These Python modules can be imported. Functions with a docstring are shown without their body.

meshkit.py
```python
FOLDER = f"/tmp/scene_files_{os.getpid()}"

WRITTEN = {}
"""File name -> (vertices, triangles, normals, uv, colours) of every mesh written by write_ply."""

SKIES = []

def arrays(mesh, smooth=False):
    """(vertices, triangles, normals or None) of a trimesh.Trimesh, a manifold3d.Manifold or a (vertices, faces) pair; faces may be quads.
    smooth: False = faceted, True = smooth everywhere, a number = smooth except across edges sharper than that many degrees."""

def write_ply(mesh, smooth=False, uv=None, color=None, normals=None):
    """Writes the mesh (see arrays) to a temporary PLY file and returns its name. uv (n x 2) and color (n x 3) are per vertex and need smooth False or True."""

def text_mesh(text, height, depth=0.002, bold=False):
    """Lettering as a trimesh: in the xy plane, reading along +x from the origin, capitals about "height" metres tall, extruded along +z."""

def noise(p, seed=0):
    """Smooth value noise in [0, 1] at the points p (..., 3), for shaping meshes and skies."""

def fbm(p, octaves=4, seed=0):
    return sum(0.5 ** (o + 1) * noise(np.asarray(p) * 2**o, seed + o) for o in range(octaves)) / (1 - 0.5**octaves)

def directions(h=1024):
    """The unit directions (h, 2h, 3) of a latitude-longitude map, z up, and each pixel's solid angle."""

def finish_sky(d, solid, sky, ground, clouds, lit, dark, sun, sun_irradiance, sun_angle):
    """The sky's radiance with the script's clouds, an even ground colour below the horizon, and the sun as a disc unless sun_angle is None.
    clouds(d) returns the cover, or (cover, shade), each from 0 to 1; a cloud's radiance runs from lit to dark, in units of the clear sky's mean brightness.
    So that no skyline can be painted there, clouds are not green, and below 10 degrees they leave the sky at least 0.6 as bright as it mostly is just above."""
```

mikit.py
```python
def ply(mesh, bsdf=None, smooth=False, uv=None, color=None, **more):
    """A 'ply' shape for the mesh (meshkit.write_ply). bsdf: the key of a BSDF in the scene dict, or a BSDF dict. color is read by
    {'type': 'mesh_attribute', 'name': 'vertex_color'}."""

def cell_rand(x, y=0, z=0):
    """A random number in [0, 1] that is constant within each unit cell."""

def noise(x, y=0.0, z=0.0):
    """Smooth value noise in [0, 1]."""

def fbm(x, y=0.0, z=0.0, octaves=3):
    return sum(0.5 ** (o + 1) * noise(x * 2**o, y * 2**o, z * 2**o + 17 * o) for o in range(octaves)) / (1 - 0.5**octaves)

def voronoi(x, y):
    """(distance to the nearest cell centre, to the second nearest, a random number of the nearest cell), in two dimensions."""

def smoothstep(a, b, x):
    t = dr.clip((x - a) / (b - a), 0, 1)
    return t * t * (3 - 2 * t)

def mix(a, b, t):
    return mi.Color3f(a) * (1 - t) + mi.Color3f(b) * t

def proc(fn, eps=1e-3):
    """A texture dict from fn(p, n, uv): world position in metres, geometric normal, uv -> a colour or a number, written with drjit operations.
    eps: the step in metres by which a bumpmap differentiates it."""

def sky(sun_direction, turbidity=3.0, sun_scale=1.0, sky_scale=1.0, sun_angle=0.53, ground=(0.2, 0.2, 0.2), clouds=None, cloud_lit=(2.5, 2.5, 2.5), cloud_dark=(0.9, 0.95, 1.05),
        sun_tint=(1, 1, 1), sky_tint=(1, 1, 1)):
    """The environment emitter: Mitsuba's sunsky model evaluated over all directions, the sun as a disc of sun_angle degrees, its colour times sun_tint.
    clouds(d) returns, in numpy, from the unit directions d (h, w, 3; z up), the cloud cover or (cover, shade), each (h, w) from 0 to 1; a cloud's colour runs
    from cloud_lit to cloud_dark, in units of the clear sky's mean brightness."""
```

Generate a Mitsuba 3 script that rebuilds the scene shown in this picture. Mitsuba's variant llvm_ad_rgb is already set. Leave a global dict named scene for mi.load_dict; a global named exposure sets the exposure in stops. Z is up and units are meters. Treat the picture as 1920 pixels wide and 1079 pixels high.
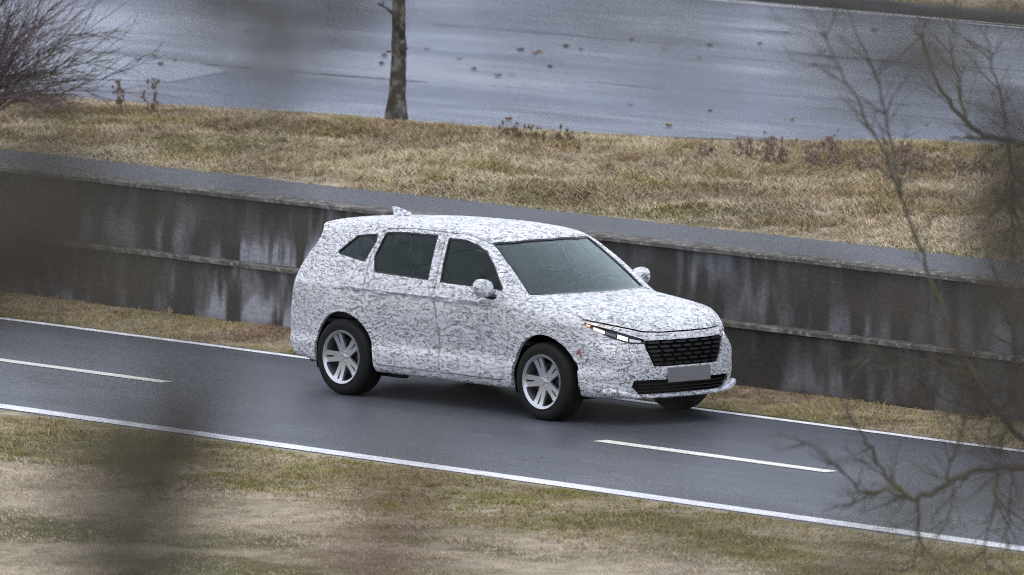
import math, random
import numpy as np
import drjit as dr
import mitsuba as mi
import trimesh
import shapely
from shapely.geometry import Polygon, Point, LineString, box as sbox
from shapely.ops import unary_union
from scipy.interpolate import PchipInterpolator
import manifold3d as m3
import mikit, meshkit

T = mi.ScalarTransform4f
scene, labels = {}, {}
rng = np.random.default_rng(7)

# ------------------------------------------------------------------ camera, sky, exposure
CAM = np.array([74.2103, -66.3070, 10.6090])
FWD = np.array([-0.7424, 0.6631, -0.0956]); FWD /= np.linalg.norm(FWD)
RIGHT = np.array([0.6652, 0.7466, 0.0130]); RIGHT /= np.linalg.norm(RIGHT)
UP = np.array([-0.0800, 0.0539, 0.9953])
scene['camera'] = {'type': 'thinlens', 'fov': 5.388, 'fov_axis': 'x', 'near_clip': 0.5, 'far_clip': 3000.0,
                   'aperture_radius': 0.068, 'focus_distance': 99.0,
                   'to_world': T().look_at(origin=CAM.tolist(), target=(CAM + FWD * 100).tolist(), up=UP.tolist())}
scene['sky'] = mikit.sky((0.15, -0.35, 0.92), turbidity=4, sun_scale=0.12, sun_angle=25, clouds=lambda d: (1.0, 0.25 * np.ones(d.shape[:2])),
                         cloud_lit=(2.3, 2.5, 2.9), cloud_dark=(1.55, 1.72, 2.1), ground=(0.12, 0.11, 0.09))
exposure = 2.05

# ------------------------------------------------------------------ helpers
def mk(v, f): return trimesh.Trimesh(np.asarray(v, float), np.asarray(f, int), process=False)

def man(mesh):
    return m3.Manifold(m3.Mesh(np.asarray(mesh.vertices, np.float32), np.asarray(mesh.faces, np.uint32)))

def tri(m):
    q = m.to_mesh()
    return mk(q.vert_properties[:, :3], q.tri_verts)

def cat(ms): return trimesh.util.concatenate(ms)

def numbered(name):
    if not any(k == name or k.startswith(name + '__') for k in list(scene) + list(labels)): return name
    i = 1
    while any(k == f'{name}_{i:03d}' or k.startswith(f'{name}_{i:03d}__') for k in list(scene) + list(labels)): i += 1
    return f'{name}_{i:03d}'

def part_key(parent, name):
    k, i = f'{parent}__{name}', 0
    while k in scene:
        i += 1; k = f'{parent}__{name}_{i:03d}'
    return k

def tag(key, label, category=None, group=None, kind=None):
    d = {'label': label}
    if category: d['category'] = category
    if group: d['group'] = group
    if kind: d['kind'] = kind
    labels[key] = d

def add(key, mesh, bsdf, smooth=False, color=None, to_world=None, **more):
    d = mikit.ply(mesh, bsdf, smooth=smooth, color=color, **more)
    if to_world is not None: d['to_world'] = to_world
    scene[key] = d
    return key

def bx(x0, x1, y0, y1, z0, z1):
    m = trimesh.creation.box((x1 - x0, y1 - y0, z1 - z0)); m.apply_translation(((x0 + x1) / 2, (y0 + y1) / 2, (z0 + z1) / 2)); return m

def rbox(x0, x1, y0, y1, z0, z1, r=0.02):
    s = m3.Manifold.sphere(r, 12)
    return tri(m3.Manifold.batch_hull([s.translate((x, y, z)) for x in (x0 + r, x1 - r) for y in (y0 + r, y1 - r) for z in (z0 + r, z1 - r)]))

def tube(pts, rad, n=6, cap=True):
    pts = np.asarray(pts, float); rad = np.broadcast_to(np.asarray(rad, float), len(pts))
    t = np.gradient(pts, axis=0); t /= np.linalg.norm(t, axis=1, keepdims=True) + 1e-12
    ref = np.array([0.31, 0.2, 0.93]) if abs(t[0] @ np.array([0.31, 0.2, 0.93])) < 0.9 else np.array([1.0, 0, 0])
    a = np.cross(t, ref); a /= np.linalg.norm(a, axis=1, keepdims=True) + 1e-12
    b = np.cross(t, a)
    ang = np.arange(n) / n * 2 * np.pi
    v = (pts[:, None] + rad[:, None, None] * (np.cos(ang)[None, :, None] * a[:, None] + np.sin(ang)[None, :, None] * b[:, None])).reshape(-1, 3)
    i = np.arange(len(pts) - 1)[:, None] * n; k = np.arange(n)[None]; k2 = (k + 1) % n
    q = np.stack([i + k, i + k2, i + n + k2, i + n + k], -1).reshape(-1, 4)
    f = np.vstack([q[:, [0, 2, 1]], q[:, [0, 3, 2]]])
    if cap:
        j = np.arange(1, n - 1); e = (len(pts) - 1) * n
        f = np.vstack([f, np.stack([j * 0, j, j + 1], 1), np.stack([j * 0 + e, j + 1 + e, j + e], 1)])
    return v, f

class MB:
    def __init__(self): self.v, self.f, self.c, self.n = [], [], [], 0
    def put(self, v, f, c=None):
        self.v.append(v); self.f.append(np.asarray(f) + self.n); self.n += len(v)
        if c is not None: self.c.append(np.broadcast_to(c, (len(v), 3)))
    def mesh(self): return mk(np.vstack(self.v), np.vstack(self.f))
    def color(self): return np.vstack(self.c) if self.c else None

# ------------------------------------------------------------------ materials
def smooth(a, b, x): return mikit.smoothstep(a, b, x)
N, FB, MIX = mikit.noise, mikit.fbm, mikit.mix

def diffuse(c): return {'type': 'twosided', 'b': {'type': 'diffuse', 'reflectance': c if isinstance(c, dict) else {'type': 'rgb', 'value': list(c)}}}
def princ(c, rough=0.5, metal=0.0, spec=0.5, **k):
    col = c if isinstance(c, dict) else {'type': 'rgb', 'value': list(c)}
    return {'type': 'twosided', 'b': {'type': 'principled', 'base_color': col, 'roughness': rough, 'metallic': metal, 'specular': spec, **k}}

def camo(p, n, uv):
    wx = (N(p.x * 11, p.y * 11, p.z * 11) - 0.5) * 0.05
    wz = (N(p.x * 11 + 31, p.y * 11, p.z * 11) - 0.5) * 0.035
    x, y, z = p.x + wx, p.y + wx, p.z + wz
    a = N(x * 40, y * 46, z * 92); b = N(x * 50 + 11, y * 56 + 5, z * 112 + 7)
    dens = (N(p.x * 3.1 + 5, p.y * 3.1, p.z * 3.1) - 0.5) * 0.14
    gate = N(x * 28 + 3, y * 31, z * 44) + dens
    l1 = (1 - smooth(0.05, 0.12, dr.abs(a - 0.5))) * smooth(0.425, 0.565, gate)
    l2 = (1 - smooth(0.04, 0.11, dr.abs(b - 0.5))) * smooth(0.445, 0.585, N(x * 33 + 9, y * 36 + 2, z * 52) + dens)
    blot = smooth(0.70, 0.82, N(x * 36 + 2, y * 40, z * 84))
    m = dr.minimum(1.0, dr.maximum(dr.maximum(l1, l2), blot * 0.85))
    return MIX((0.785, 0.79, 0.825), (0.05, 0.05, 0.06), m * 0.9)

def asphalt(p, n, uv):
    big = FB(p.x * 0.35, p.y * 1.1, 2.0, 3)
    streak = FB(p.x * 0.5, p.y * 9.0, 5.0, 3)
    grain = N(p.x * 60, p.y * 60, 1.0)
    track = smooth(0.35, 0.0, dr.abs(dr.abs(p.y + 0.15) - 0.78)) + smooth(0.35, 0.0, dr.abs(dr.abs(p.y + 2.85) - 0.78))
    v = 0.068 + 0.024 * (big - 0.5) + 0.022 * (streak - 0.5) + 0.014 * (grain - 0.5) - 0.005 * track
    crack = (1 - smooth(0.0, 0.014, dr.abs(FB(p.x * 0.9, p.y * 1.6, 9.0, 3) - 0.5))) * smooth(0.5, 0.62, N(p.x * 0.5, p.y * 0.7, 4.0))
    v = v * (1 - 0.45 * crack)
    return mi.Color3f(v * 0.92, v, v * 1.20)

def asphalt_rough(p, n, uv):
    return 0.37 + 0.22 * FB(p.x * 0.6, p.y * 2.0, 1.0, 3) - 0.05 * N(p.x * 3, p.y * 12, 2.0)

def lot(p, n, uv):
    big = FB(p.x * 0.10 + 3, p.y * 0.30, 2.0, 4)
    blotch = FB(p.x * 0.5, p.y * 0.9, 6.0, 4)
    streak = FB(p.x * 0.5 + p.y * 0.2, p.y * 5.0, 5.0, 3)
    v = 0.080 + 0.075 * (big - 0.5) + 0.05 * (blotch - 0.5) + 0.035 * (streak - 0.5)
    return mi.Color3f(v * 0.84, v * 0.97, v * 1.38)

def lot_rough(p, n, uv):
    wet = FB(p.x * 0.16 + 3, p.y * 0.42, 7.0, 4)
    fine = FB(p.x * 0.7, p.y * 3.2, 3.0, 3)
    return 0.30 + 0.17 * smooth(0.32, 0.68, wet * 0.7 + fine * 0.3)

def path_col(p, n, uv):
    v = 0.040 + 0.02 * (FB(p.x * 0.8, p.y * 2.0, 3.0, 3) - 0.5) + 0.012 * (N(p.x * 50, p.y * 50) - 0.5)
    return mi.Color3f(v * .95, v, v * 1.15)

def wall_col(p, n, uv):
    h = p.z; x = p.x + 0.02 * (N(p.x * 3, 1.0, h * 6) - 0.5)
    zz = dr.select(h > 0.66, (h - 0.66) / 0.63, h / 0.65)
    blotch = FB(x * 0.9, 1.0, h * 1.6, 4)
    fine = FB(x * 7.0, 3.0, h * 1.3, 3)
    wide = FB(x * 2.6 + 5, 3.0, h * 0.5, 2)
    zone = smooth(0.40, 0.54, FB(x * 0.33 + 2, 7.0, h * 0.4, 3))
    reach = N(x * 8, 9.0, 2.0) * 0.5 + N(x * 2.3, 4.0, 2.0) * 0.35
    under = smooth(1.02 - reach, 0.62 - reach, zz)
    pale = smooth(0.40, 0.62, fine * 0.5 + wide * 0.5) * (0.30 + 0.70 * zone) * (0.30 + 0.70 * under) * (0.65 + 0.8 * blotch)
    c = MIX((0.054, 0.050, 0.045), (0.32, 0.325, 0.37), dr.minimum(pale * 1.5, 1.0))
    brown = smooth(0.48, 0.70, FB(x * 0.7 + 8, 1.0, h * 2.0, 4))
    c = MIX(c, (0.085, 0.070, 0.060), brown * 0.45)
    dark = smooth(0.52, 0.72, FB(x * 4.0 + 1, 5.0, h * 0.8, 3)) * smooth(0.25, 0.9, zz)
    c = MIX(c, (0.028, 0.027, 0.028), dark * 0.75)
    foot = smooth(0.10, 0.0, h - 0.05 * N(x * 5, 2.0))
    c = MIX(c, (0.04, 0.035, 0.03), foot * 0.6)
    return c * (0.82 + 0.36 * N(p.x * 34, 2.0, h * 34))

def coping_col(p, n, uv):
    k = FB(p.x * 9.0 + p.y * 6 + p.z * 5, p.y * 12.0 - p.x * 4, p.z * 13 + p.x * 3.0, 4)
    spot = smooth(0.68, 0.78, N(p.x * 24 + p.z * 15, p.y * 30 - p.x * 9, p.z * 25))
    c = MIX((0.125, 0.118, 0.108), (0.21, 0.20, 0.19), smooth(0.38, 0.66, k))
    return MIX(c, (0.5, 0.5, 0.5), spot * 0.4)

def line_col(p, n, uv):
    k = FB(p.x * 2.2, p.y * 14.0, 1.0, 3)
    worn = smooth(0.62, 0.76, N(p.x * 9, p.y * 30, 4.0))
    return MIX(MIX((0.66, 0.67, 0.70), (0.8, 0.8, 0.82), k), (0.3, 0.3, 0.3), worn * 0.35)

def soil_col(p, n, uv):
    g = FB(p.x * 1.1, p.y * 1.1, 3.0, 4); d = FB(p.x * 9, p.y * 9, 5.0, 3)
    c = MIX((0.27, 0.23, 0.16), (0.42, 0.36, 0.27), smooth(0.3, 0.7, g))
    c = MIX(c, (0.095, 0.095, 0.035), smooth(0.52, 0.66, FB(p.x * 0.6 + 4, p.y * 0.9, 8.0, 3)) * 0.7)
    return c * (0.62 + 0.75 * d)

def bark_col(p, n, uv):
    k = FB(p.x * 14, p.y * 14, p.z * 5, 3)
    lich = smooth(0.44, 0.70, FB(p.x * 20 + 3, p.y * 20, p.z * 14, 4))
    ring = smooth(0.62, 0.72, N(p.x * 2, p.y * 2, p.z * 9.0))
    c = MIX((0.045, 0.04, 0.033), (0.12, 0.105, 0.085), k)
    c = MIX(c, (0.02, 0.018, 0.015), ring * 0.6)
    return MIX(c, (0.23, 0.225, 0.21), lich * 0.75)

def twig_col(p, n, uv):
    k = FB(p.x * 12, p.y * 12, p.z * 12, 2)
    lich = smooth(0.56, 0.72, FB(p.x * 5 + 3, p.y * 5, p.z * 5, 3))
    return MIX(MIX((0.06, 0.055, 0.048), (0.14, 0.125, 0.105), k), (0.17, 0.17, 0.085), lich * 0.7)

def concrete_col(p, n, uv):
    k = FB(p.x * 1.2, p.y * 3, p.z * 9, 4)
    return MIX((0.06, 0.06, 0.06), (0.16, 0.16, 0.17), k)

P = mikit.proc
scene['wrap'] = princ(P(camo), 0.34, spec=0.6, clearcoat=0.8, clearcoat_gloss=0.75)
scene['asphalt'] = princ(P(asphalt), P(asphalt_rough), spec=0.5)
scene['wet_asphalt'] = princ(P(lot), P(lot_rough), spec=0.5)
scene['water_film'] = princ((0.078, 0.094, 0.135), 0.30, spec=0.5)
scene['path_asphalt'] = princ(P(path_col), 0.5, spec=0.5)
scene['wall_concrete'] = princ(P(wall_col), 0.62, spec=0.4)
scene['coping_concrete'] = diffuse(P(coping_col))
scene['cream_paint'] = princ((0.70, 0.69, 0.62), 0.55, spec=0.4)
scene['line_paint'] = princ(P(line_col), 0.55, spec=0.4)
scene['soil'] = diffuse(P(soil_col))
scene['bark'] = diffuse(P(bark_col))
scene['twig'] = diffuse(P(twig_col))
scene['red_twig'] = diffuse((0.19, 0.15, 0.16))
scene['kerb_concrete'] = diffuse(P(concrete_col))
scene['vertex_paint'] = diffuse({'type': 'mesh_attribute', 'name': 'vertex_color'})
scene['rubber'] = princ((0.013, 0.013, 0.013), 0.7, spec=0.25)
scene['black_plastic'] = princ((0.012, 0.012, 0.013), 0.5, spec=0.4)
scene['gloss_black'] = princ((0.01, 0.01, 0.012), 0.18, spec=0.5)
scene['dark_void'] = diffuse((0.008, 0.008, 0.008))
scene['alloy'] = princ((0.66, 0.67, 0.70), 0.26, metal=0.85, spec=0.5)
scene['alloy_dark'] = princ((0.20, 0.20, 0.22), 0.45, metal=0.7)
scene['brake_steel'] = princ((0.10, 0.10, 0.105), 0.4, metal=0.9)
scene['cabin'] = diffuse((0.022, 0.024, 0.025))
scene['plate_grey'] = princ((0.20, 0.195, 0.20), 0.5)
scene['glass_clear'] = {'type': 'thindielectric', 'int_ior': 1.52, 'specular_transmittance': {'type': 'rgb', 'value': [0.32, 0.42, 0.41]}, 'specular_reflectance': {'type': 'rgb', 'value': [0.86, 1.0, 0.97]}}
scene['glass_tint'] = {'type': 'thindielectric', 'int_ior': 1.26, 'specular_transmittance': {'type': 'rgb', 'value': [0.17, 0.23, 0.22]}, 'specular_reflectance': {'type': 'rgb', 'value': [0.85, 1.0, 0.97]}}
scene["lens_red"] = princ((0.38, 0.13, 0.11), 0.25)
scene['mirror_silver'] = {'type': 'twosided', 'b': {'type': 'conductor', 'material': 'Al'}}

# ------------------------------------------------------------------ setting: terrain
WALL_L0, WALL_L1, WALL_H, LEDGE_Z = 2.20, 2.36, 1.30, 0.65

def wobble(s, l, f, seed): return meshkit.fbm(np.stack([s * f, l * f, 0 * s + seed], -1), 4, seed) - 0.5

PAV_EDGE_S = np.array([-400, -40, -22, -17.0, -14.8, -13.0, -11.3, -9.4, -8.1, -7.1, -5, 0, 10, 400])
PAV_EDGE_L = np.array([8.0, 8.2, 8.5, 8.84, 9.36, 9.85, 10.15, 10.9, 12.0, 13.2, 14.6, 16.0, 17.0, 18.0])
pav_edge = PchipInterpolator(PAV_EDGE_S, PAV_EDGE_L)
PATH_L1 = 3.72
def path_edge(s): return PATH_L1 + 0.14 * wobble(np.asarray(s, float), 0 * np.asarray(s, float), 0.6, 31)
KERB_L = 25.3

def ground_z(s, l):
    s, l = np.broadcast_arrays(np.asarray(s, float), np.asarray(l, float))
    hill = 9.05 * (np.clip((-l - 13.0) / 53.3, 0, None)) ** 1.12
    hill = np.where(l < -66.3, 9.05 + 1.5 * (1 - np.exp((l + 66.3) / 40)), hill)
    near = hill + np.clip((-l - 4.6) / 3, 0, 1) * 0.10 * wobble(s, l, 0.5, 3) + 0.04 * wobble(s, l, 1.9, 4) * (l < -4.4)
    near = np.where(l > -4.25, -0.03, near)
    foot = 0.01 + 0.06 * np.clip((l - 1.12) / 0.9, 0, 1) + 0.02 * wobble(s, l, 1.5, 8)
    z = np.where(l < 1.045, near, foot)
    pe = pav_edge(s)
    w = np.clip((l - 3.75) / 1.2, 0, 1) * np.clip((pe - l) / 2.6, 0, 1)
    bank = 1.29 + w * (0.035 + 0.34 * wobble(s, l, 0.5, 11) + 0.16 * wobble(s, l, 1.4, 12))
    top = np.where((l > PATH_L1 - 0.1) & (l < pe), bank, 1.27)
    far = 1.40 + 0.05 * np.clip((l - KERB_L - 0.4) / 1.5, 0, 1) + 0.004 * np.clip(l - 40, 0, None) + 0.06 * wobble(s, l, 0.4, 15) * (l > KERB_L + 0.5)
    top = np.where(l > KERB_L + 0.14, far, top)
    return np.where(l > 2.42, top, z)

def axis_pts(fine0, fine1, step, out0, out1):
    a = [fine0]
    st = step
    while a[-1] > out0: st *= 1.25; a.append(max(a[-1] - st, out0))
    b = [fine1]; st = step
    while b[-1] < out1: st *= 1.25; b.append(min(b[-1] + st, out1))
    return np.unique(np.concatenate([a[::-1], np.arange(fine0, fine1, step), b]))

S = axis_pts(-30.0, 18.0, 0.2, -700, 700)
Lg = np.concatenate([axis_pts(-14.0, -4.3, 0.2, -400, -4.3), [-4.27, -4.24, -1.5, 1.04, 1.05], np.arange(1.2, 2.25, 0.15), [2.40, 2.44, 3.0],
                     np.arange(3.62, 17.0, 0.18), np.arange(17.5, 25.2, 1.0), [25.42, 25.46], np.arange(25.8, 34, 0.35), axis_pts(34, 34.1, 0.5, 34, 900)])
Lg = np.unique(Lg)
SS, LL = np.meshgrid(S, Lg, indexing='ij')
ZZ = ground_z(SS, LL)
ni, nj = SS.shape
idx = np.arange(ni * nj).reshape(ni, nj)
gf = np.stack([idx[:-1, :-1], idx[1:, :-1], idx[1:, 1:], idx[:-1, 1:]], -1).reshape(-1, 4)
gm = mk(np.stack([SS, LL, ZZ], -1).reshape(-1, 3), np.vstack([gf[:, [0, 1, 2]], gf[:, [0, 2, 3]]]))
add('ground', gm, 'soil', smooth=35); tag('ground', 'dry straw coloured ground of the verges and bank', 'ground', kind='structure')

def strip(s0, s1, e0, e1, z, step=0.5):
    s = np.arange(s0, s1 + 1e-6, step)
    a = np.stack([s, e0(s), z + 0 * s], 1); b = np.stack([s, e1(s), z + 0 * s], 1)
    n = len(s); i = np.arange(n - 1)
    q = np.stack([i, i + 1, i + 1 + n, i + n], 1)
    return mk(np.vstack([a, b]), np.vstack([q[:, [0, 1, 2]], q[:, [0, 2, 3]]]))

def edge(l, amp, f, seed): return lambda s: l + amp * 2 * wobble(s, 0 * s, f, seed)

add('road', strip(-300, 300, edge(-4.32, 0.05, 1.1, 41), edge(1.10, 0.05, 1.1, 42), 0.0), 'asphalt')
tag('road', 'damp dark grey asphalt road the car drives on', 'road', kind='structure')
def slab(s0, s1, l0, l1, z, seed, key, lab, amp=0.006, mat='line_paint'):
    add(key, strip(s0, s1, edge(l0, amp, 2.0, seed), edge(l1, amp, 2.0, seed + 1), z, 0.1), mat)
    tag(key, lab, kind='structure')
slab(-60, 60, -4.26, -4.03, 0.005, 51, 'road__edge_line', 'solid white edge line on the near side of the road')
slab(-60, 60, 0.89, 1.01, 0.005, 53, 'road__edge_line_001', 'thin white edge line on the far side of the road')
for k in range(-4, 5):
    s0 = 2.93 + 9.0 * k
    slab(s0, s0 + 3.0, -1.65, -1.49, 0.005, 61 + 2 * k, part_key('road', 'centre_dash'), 'pale centre dash on the road', 0.004, 'cream_paint')
add('path', strip(-300, 300, edge(2.52, 0, 1, 43), lambda s: path_edge(s) + 0.02, 1.304), 'path_asphalt')
tag('path', 'narrow dark asphalt path along the top of the wall', 'path', kind='structure')
add('far_pavement', strip(-300, 300, lambda s: pav_edge(s) - 0.25, edge(KERB_L, 0, 1, 44), 1.30), 'wet_asphalt')
tag('far_pavement', 'wide wet blue grey pavement beyond the grass bank', 'pavement', kind='structure')
add('far_pavement__edge_line', strip(-26.6, 40, edge(25.10, 0.01, 1, 45), edge(25.24, 0.01, 1, 46), 1.305, 0.2), 'line_paint')
tag('far_pavement__edge_line', 'white line along the far kerb', kind='structure')
# tar seams and cracks in the far pavement, thin strips of dark sealing
def seam(s0, s1, l0, l1, w, seed):
    s = np.arange(s0, s1, 0.15); t = (s - s0) / (s1 - s0)
    c = l0 + (l1 - l0) * t + 0.10 * wobble(s, 0 * s, 1.3, seed)
    hw = w * (0.35 + 0.9 * meshkit.noise(np.stack([s * 1.7, 0 * s, 0 * s + seed], -1), seed)) * np.clip(np.minimum(t, 1 - t) * 8, 0.05, 1)
    n = len(s); i = np.arange(n - 1)
    a = np.stack([s, c - hw, 0 * s + 1.306], 1); b = np.stack([s, c + hw, 0 * s + 1.306], 1)
    q = np.stack([i, i + 1, i + 1 + n, i + n], 1)
    k = part_key('far_pavement', 'seam')
    add(k, mk(np.vstack([a, b]), np.vstack([q[:, [0, 1, 2]], q[:, [0, 2, 3]]])), 'path_asphalt')
    tag(k, 'dark seam in the wet pavement', kind='structure')
for a in [(-19.9, -18.9, 12.92, 13.06, 0.05), (-18.8, -16.3, 13.06, 13.30, 0.05), (-24.0, -15.0, 19.3, 20.0, 0.035), (-17.8, -13.5, 19.95, 20.25, 0.03), (-17.6, -16.4, 18.7, 18.9, 0.03),
          (-15.6, -14.2, 14.9, 15.0, 0.02), (-14.0, -11.0, 15.3, 15.7, 0.018), (-16.5, -14.9, 13.6, 13.7, 0.02), (-21.0, -19.6, 21.9, 22.1, 0.03), (-11.6, -8.2, 14.6, 14.9, 0.012)]:
    seam(*a, seed=int(abs(a[0] * 10)))

# shallow puddle left of the tree
pud = trimesh.creation.triangulate_polygon(Polygon([(-22.8, 11.2), (-21.7, 12.7), (-21.1, 12.85), (-20.1, 12.9), (-19.3, 12.75), (-18.85, 12.5), (-18.45, 11.75), (-18.0, 10.95), (-19.0, 10.2), (-20.0, 9.2), (-22.8, 9.0)]).buffer(.12).buffer(-.12), engine='earcut')
pv, pf = pud
add('puddle', mk(np.column_stack([pv, np.full(len(pv), 1.304)]), pf), 'water_film'); tag('puddle', 'pale shallow puddle on the pavement by the bare shrub', 'puddle', kind='structure')
# the low kerb wall beyond the pavement
kp = Polygon([(KERB_L, 1.2), (KERB_L, 1.42), (KERB_L + 0.02, 1.44), (KERB_L + 0.16, 1.445), (KERB_L + 0.16, 1.2)])
def extr_s(poly, s0, s1):
    m = trimesh.creation.extrude_polygon(poly, s1 - s0, engine='earcut')
    v = m.vertices
    m.vertices = np.stack([s0 + v[:, 2], v[:, 0], v[:, 1]], 1)
    m.fix_normals(); return m
scene_k = 0
for k in range(-8, 6):
    key = part_key('kerb', 'kerbstone')
    add(key, extr_s(kp, -22 + k * 3.0 + 0.008, -22 + (k + 1) * 3.0 - 0.008), 'kerb_concrete')
tag('kerb', 'dark concrete kerb at the far side of the wet pavement', 'kerb', kind='structure')

# ------------------------------------------------------------------ the stepped retaining wall
def rough_profile(poly, s0, s1, step, amp, seed, f=6.0):
    """the profile swept along s with an uneven surface"""
    pts = np.array(poly.segmentize(0.08).exterior.coords)[:-1]
    s = np.arange(s0, s1 + 1e-6, step)
    n, m = len(s), len(pts)
    V = np.stack([np.repeat(s, m), np.tile(pts[:, 0], n), np.tile(pts[:, 1], n)], 1)
    d = meshkit.fbm(V * [f * 0.6, f, f], 3, seed) - 0.5
    d2 = meshkit.fbm(V * [f * 0.6, f, f] + 50, 3, seed + 1) - 0.5
    big = meshkit.noise(np.stack([V[:, 0] * 0.25, 0 * d, 0 * d + seed], -1), seed) - 0.5
    V[:, 1] += amp * d + 0.03 * big; V[:, 2] += amp * d2
    i = np.arange(n - 1)[:, None] * m; k = np.arange(m)[None]; k2 = (k + 1) % m
    q = np.stack([i + k, i + k2, i + m + k2, i + m + k], -1).reshape(-1, 4)
    return mk(V, np.vstack([q[:, [0, 1, 2]], q[:, [0, 2, 3]]]))
lower = Polygon([(2.20, -0.3), (2.42, -0.3), (2.42, 0.62), (2.205, 0.62)])
ledge = Polygon([(2.165, 0.615), (2.42, 0.60), (2.42, 0.655), (2.18, 0.660), (2.165, 0.65)])
upper = Polygon([(2.315, 0.58), (2.50, 0.58), (2.50, 1.27), (2.325, 1.27)])
coping = Polygon([(2.275, 1.268), (2.56, 1.262), (2.56, 1.312), (2.30, 1.315), (2.275, 1.302)])
WN = 'retaining_wall'
tag(WN, 'long stained concrete retaining wall in two steps behind the car', 'wall')
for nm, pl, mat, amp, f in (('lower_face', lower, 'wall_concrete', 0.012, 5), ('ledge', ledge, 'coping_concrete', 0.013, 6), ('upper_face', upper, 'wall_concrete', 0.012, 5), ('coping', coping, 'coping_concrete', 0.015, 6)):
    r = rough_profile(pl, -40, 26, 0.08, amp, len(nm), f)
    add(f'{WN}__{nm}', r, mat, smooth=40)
labels[f'{WN}__ledge'] = {'label': 'pale lichen spotted ledge between the two wall steps'}
labels[f'{WN}__coping'] = {'label': 'pale chipped coping along the top of the wall'}

# ------------------------------------------------------------------ grass
def blades(s, l, z, h, wd, col, lean, nseg=1):
    """flat two-triangle blades; arrays per blade"""
    n = len(s)
    ang = rng.uniform(0, 2 * np.pi, n)
    side = np.stack([np.cos(ang), np.sin(ang), 0 * ang], 1)
    tang = rng.uniform(0, 2 * np.pi, n)
    tip = np.stack([np.cos(tang) * lean * h * 1.5, np.sin(tang) * lean * h * 0.8, h * np.sqrt(np.clip(1 - lean ** 2, 0.06, 1))], 1)
    p = np.stack([s, l, z - 0.01], 1)
    mid = p + tip * [0.45, 0.45, 0.62]
    v = np.stack([p - side * wd[:, None] / 2, p + side * wd[:, None] / 2, mid + side * wd[:, None] * 0.45, mid - side * wd[:, None] * 0.45, p + tip], 1).reshape(-1, 3)
    b = np.arange(n)[:, None] * 5
    f = np.vstack([b + [0, 1, 2], b + [0, 2, 3], b + [3, 2, 4]])
    c = np.repeat(col, 5, axis=0)
    return v, f, c

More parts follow.
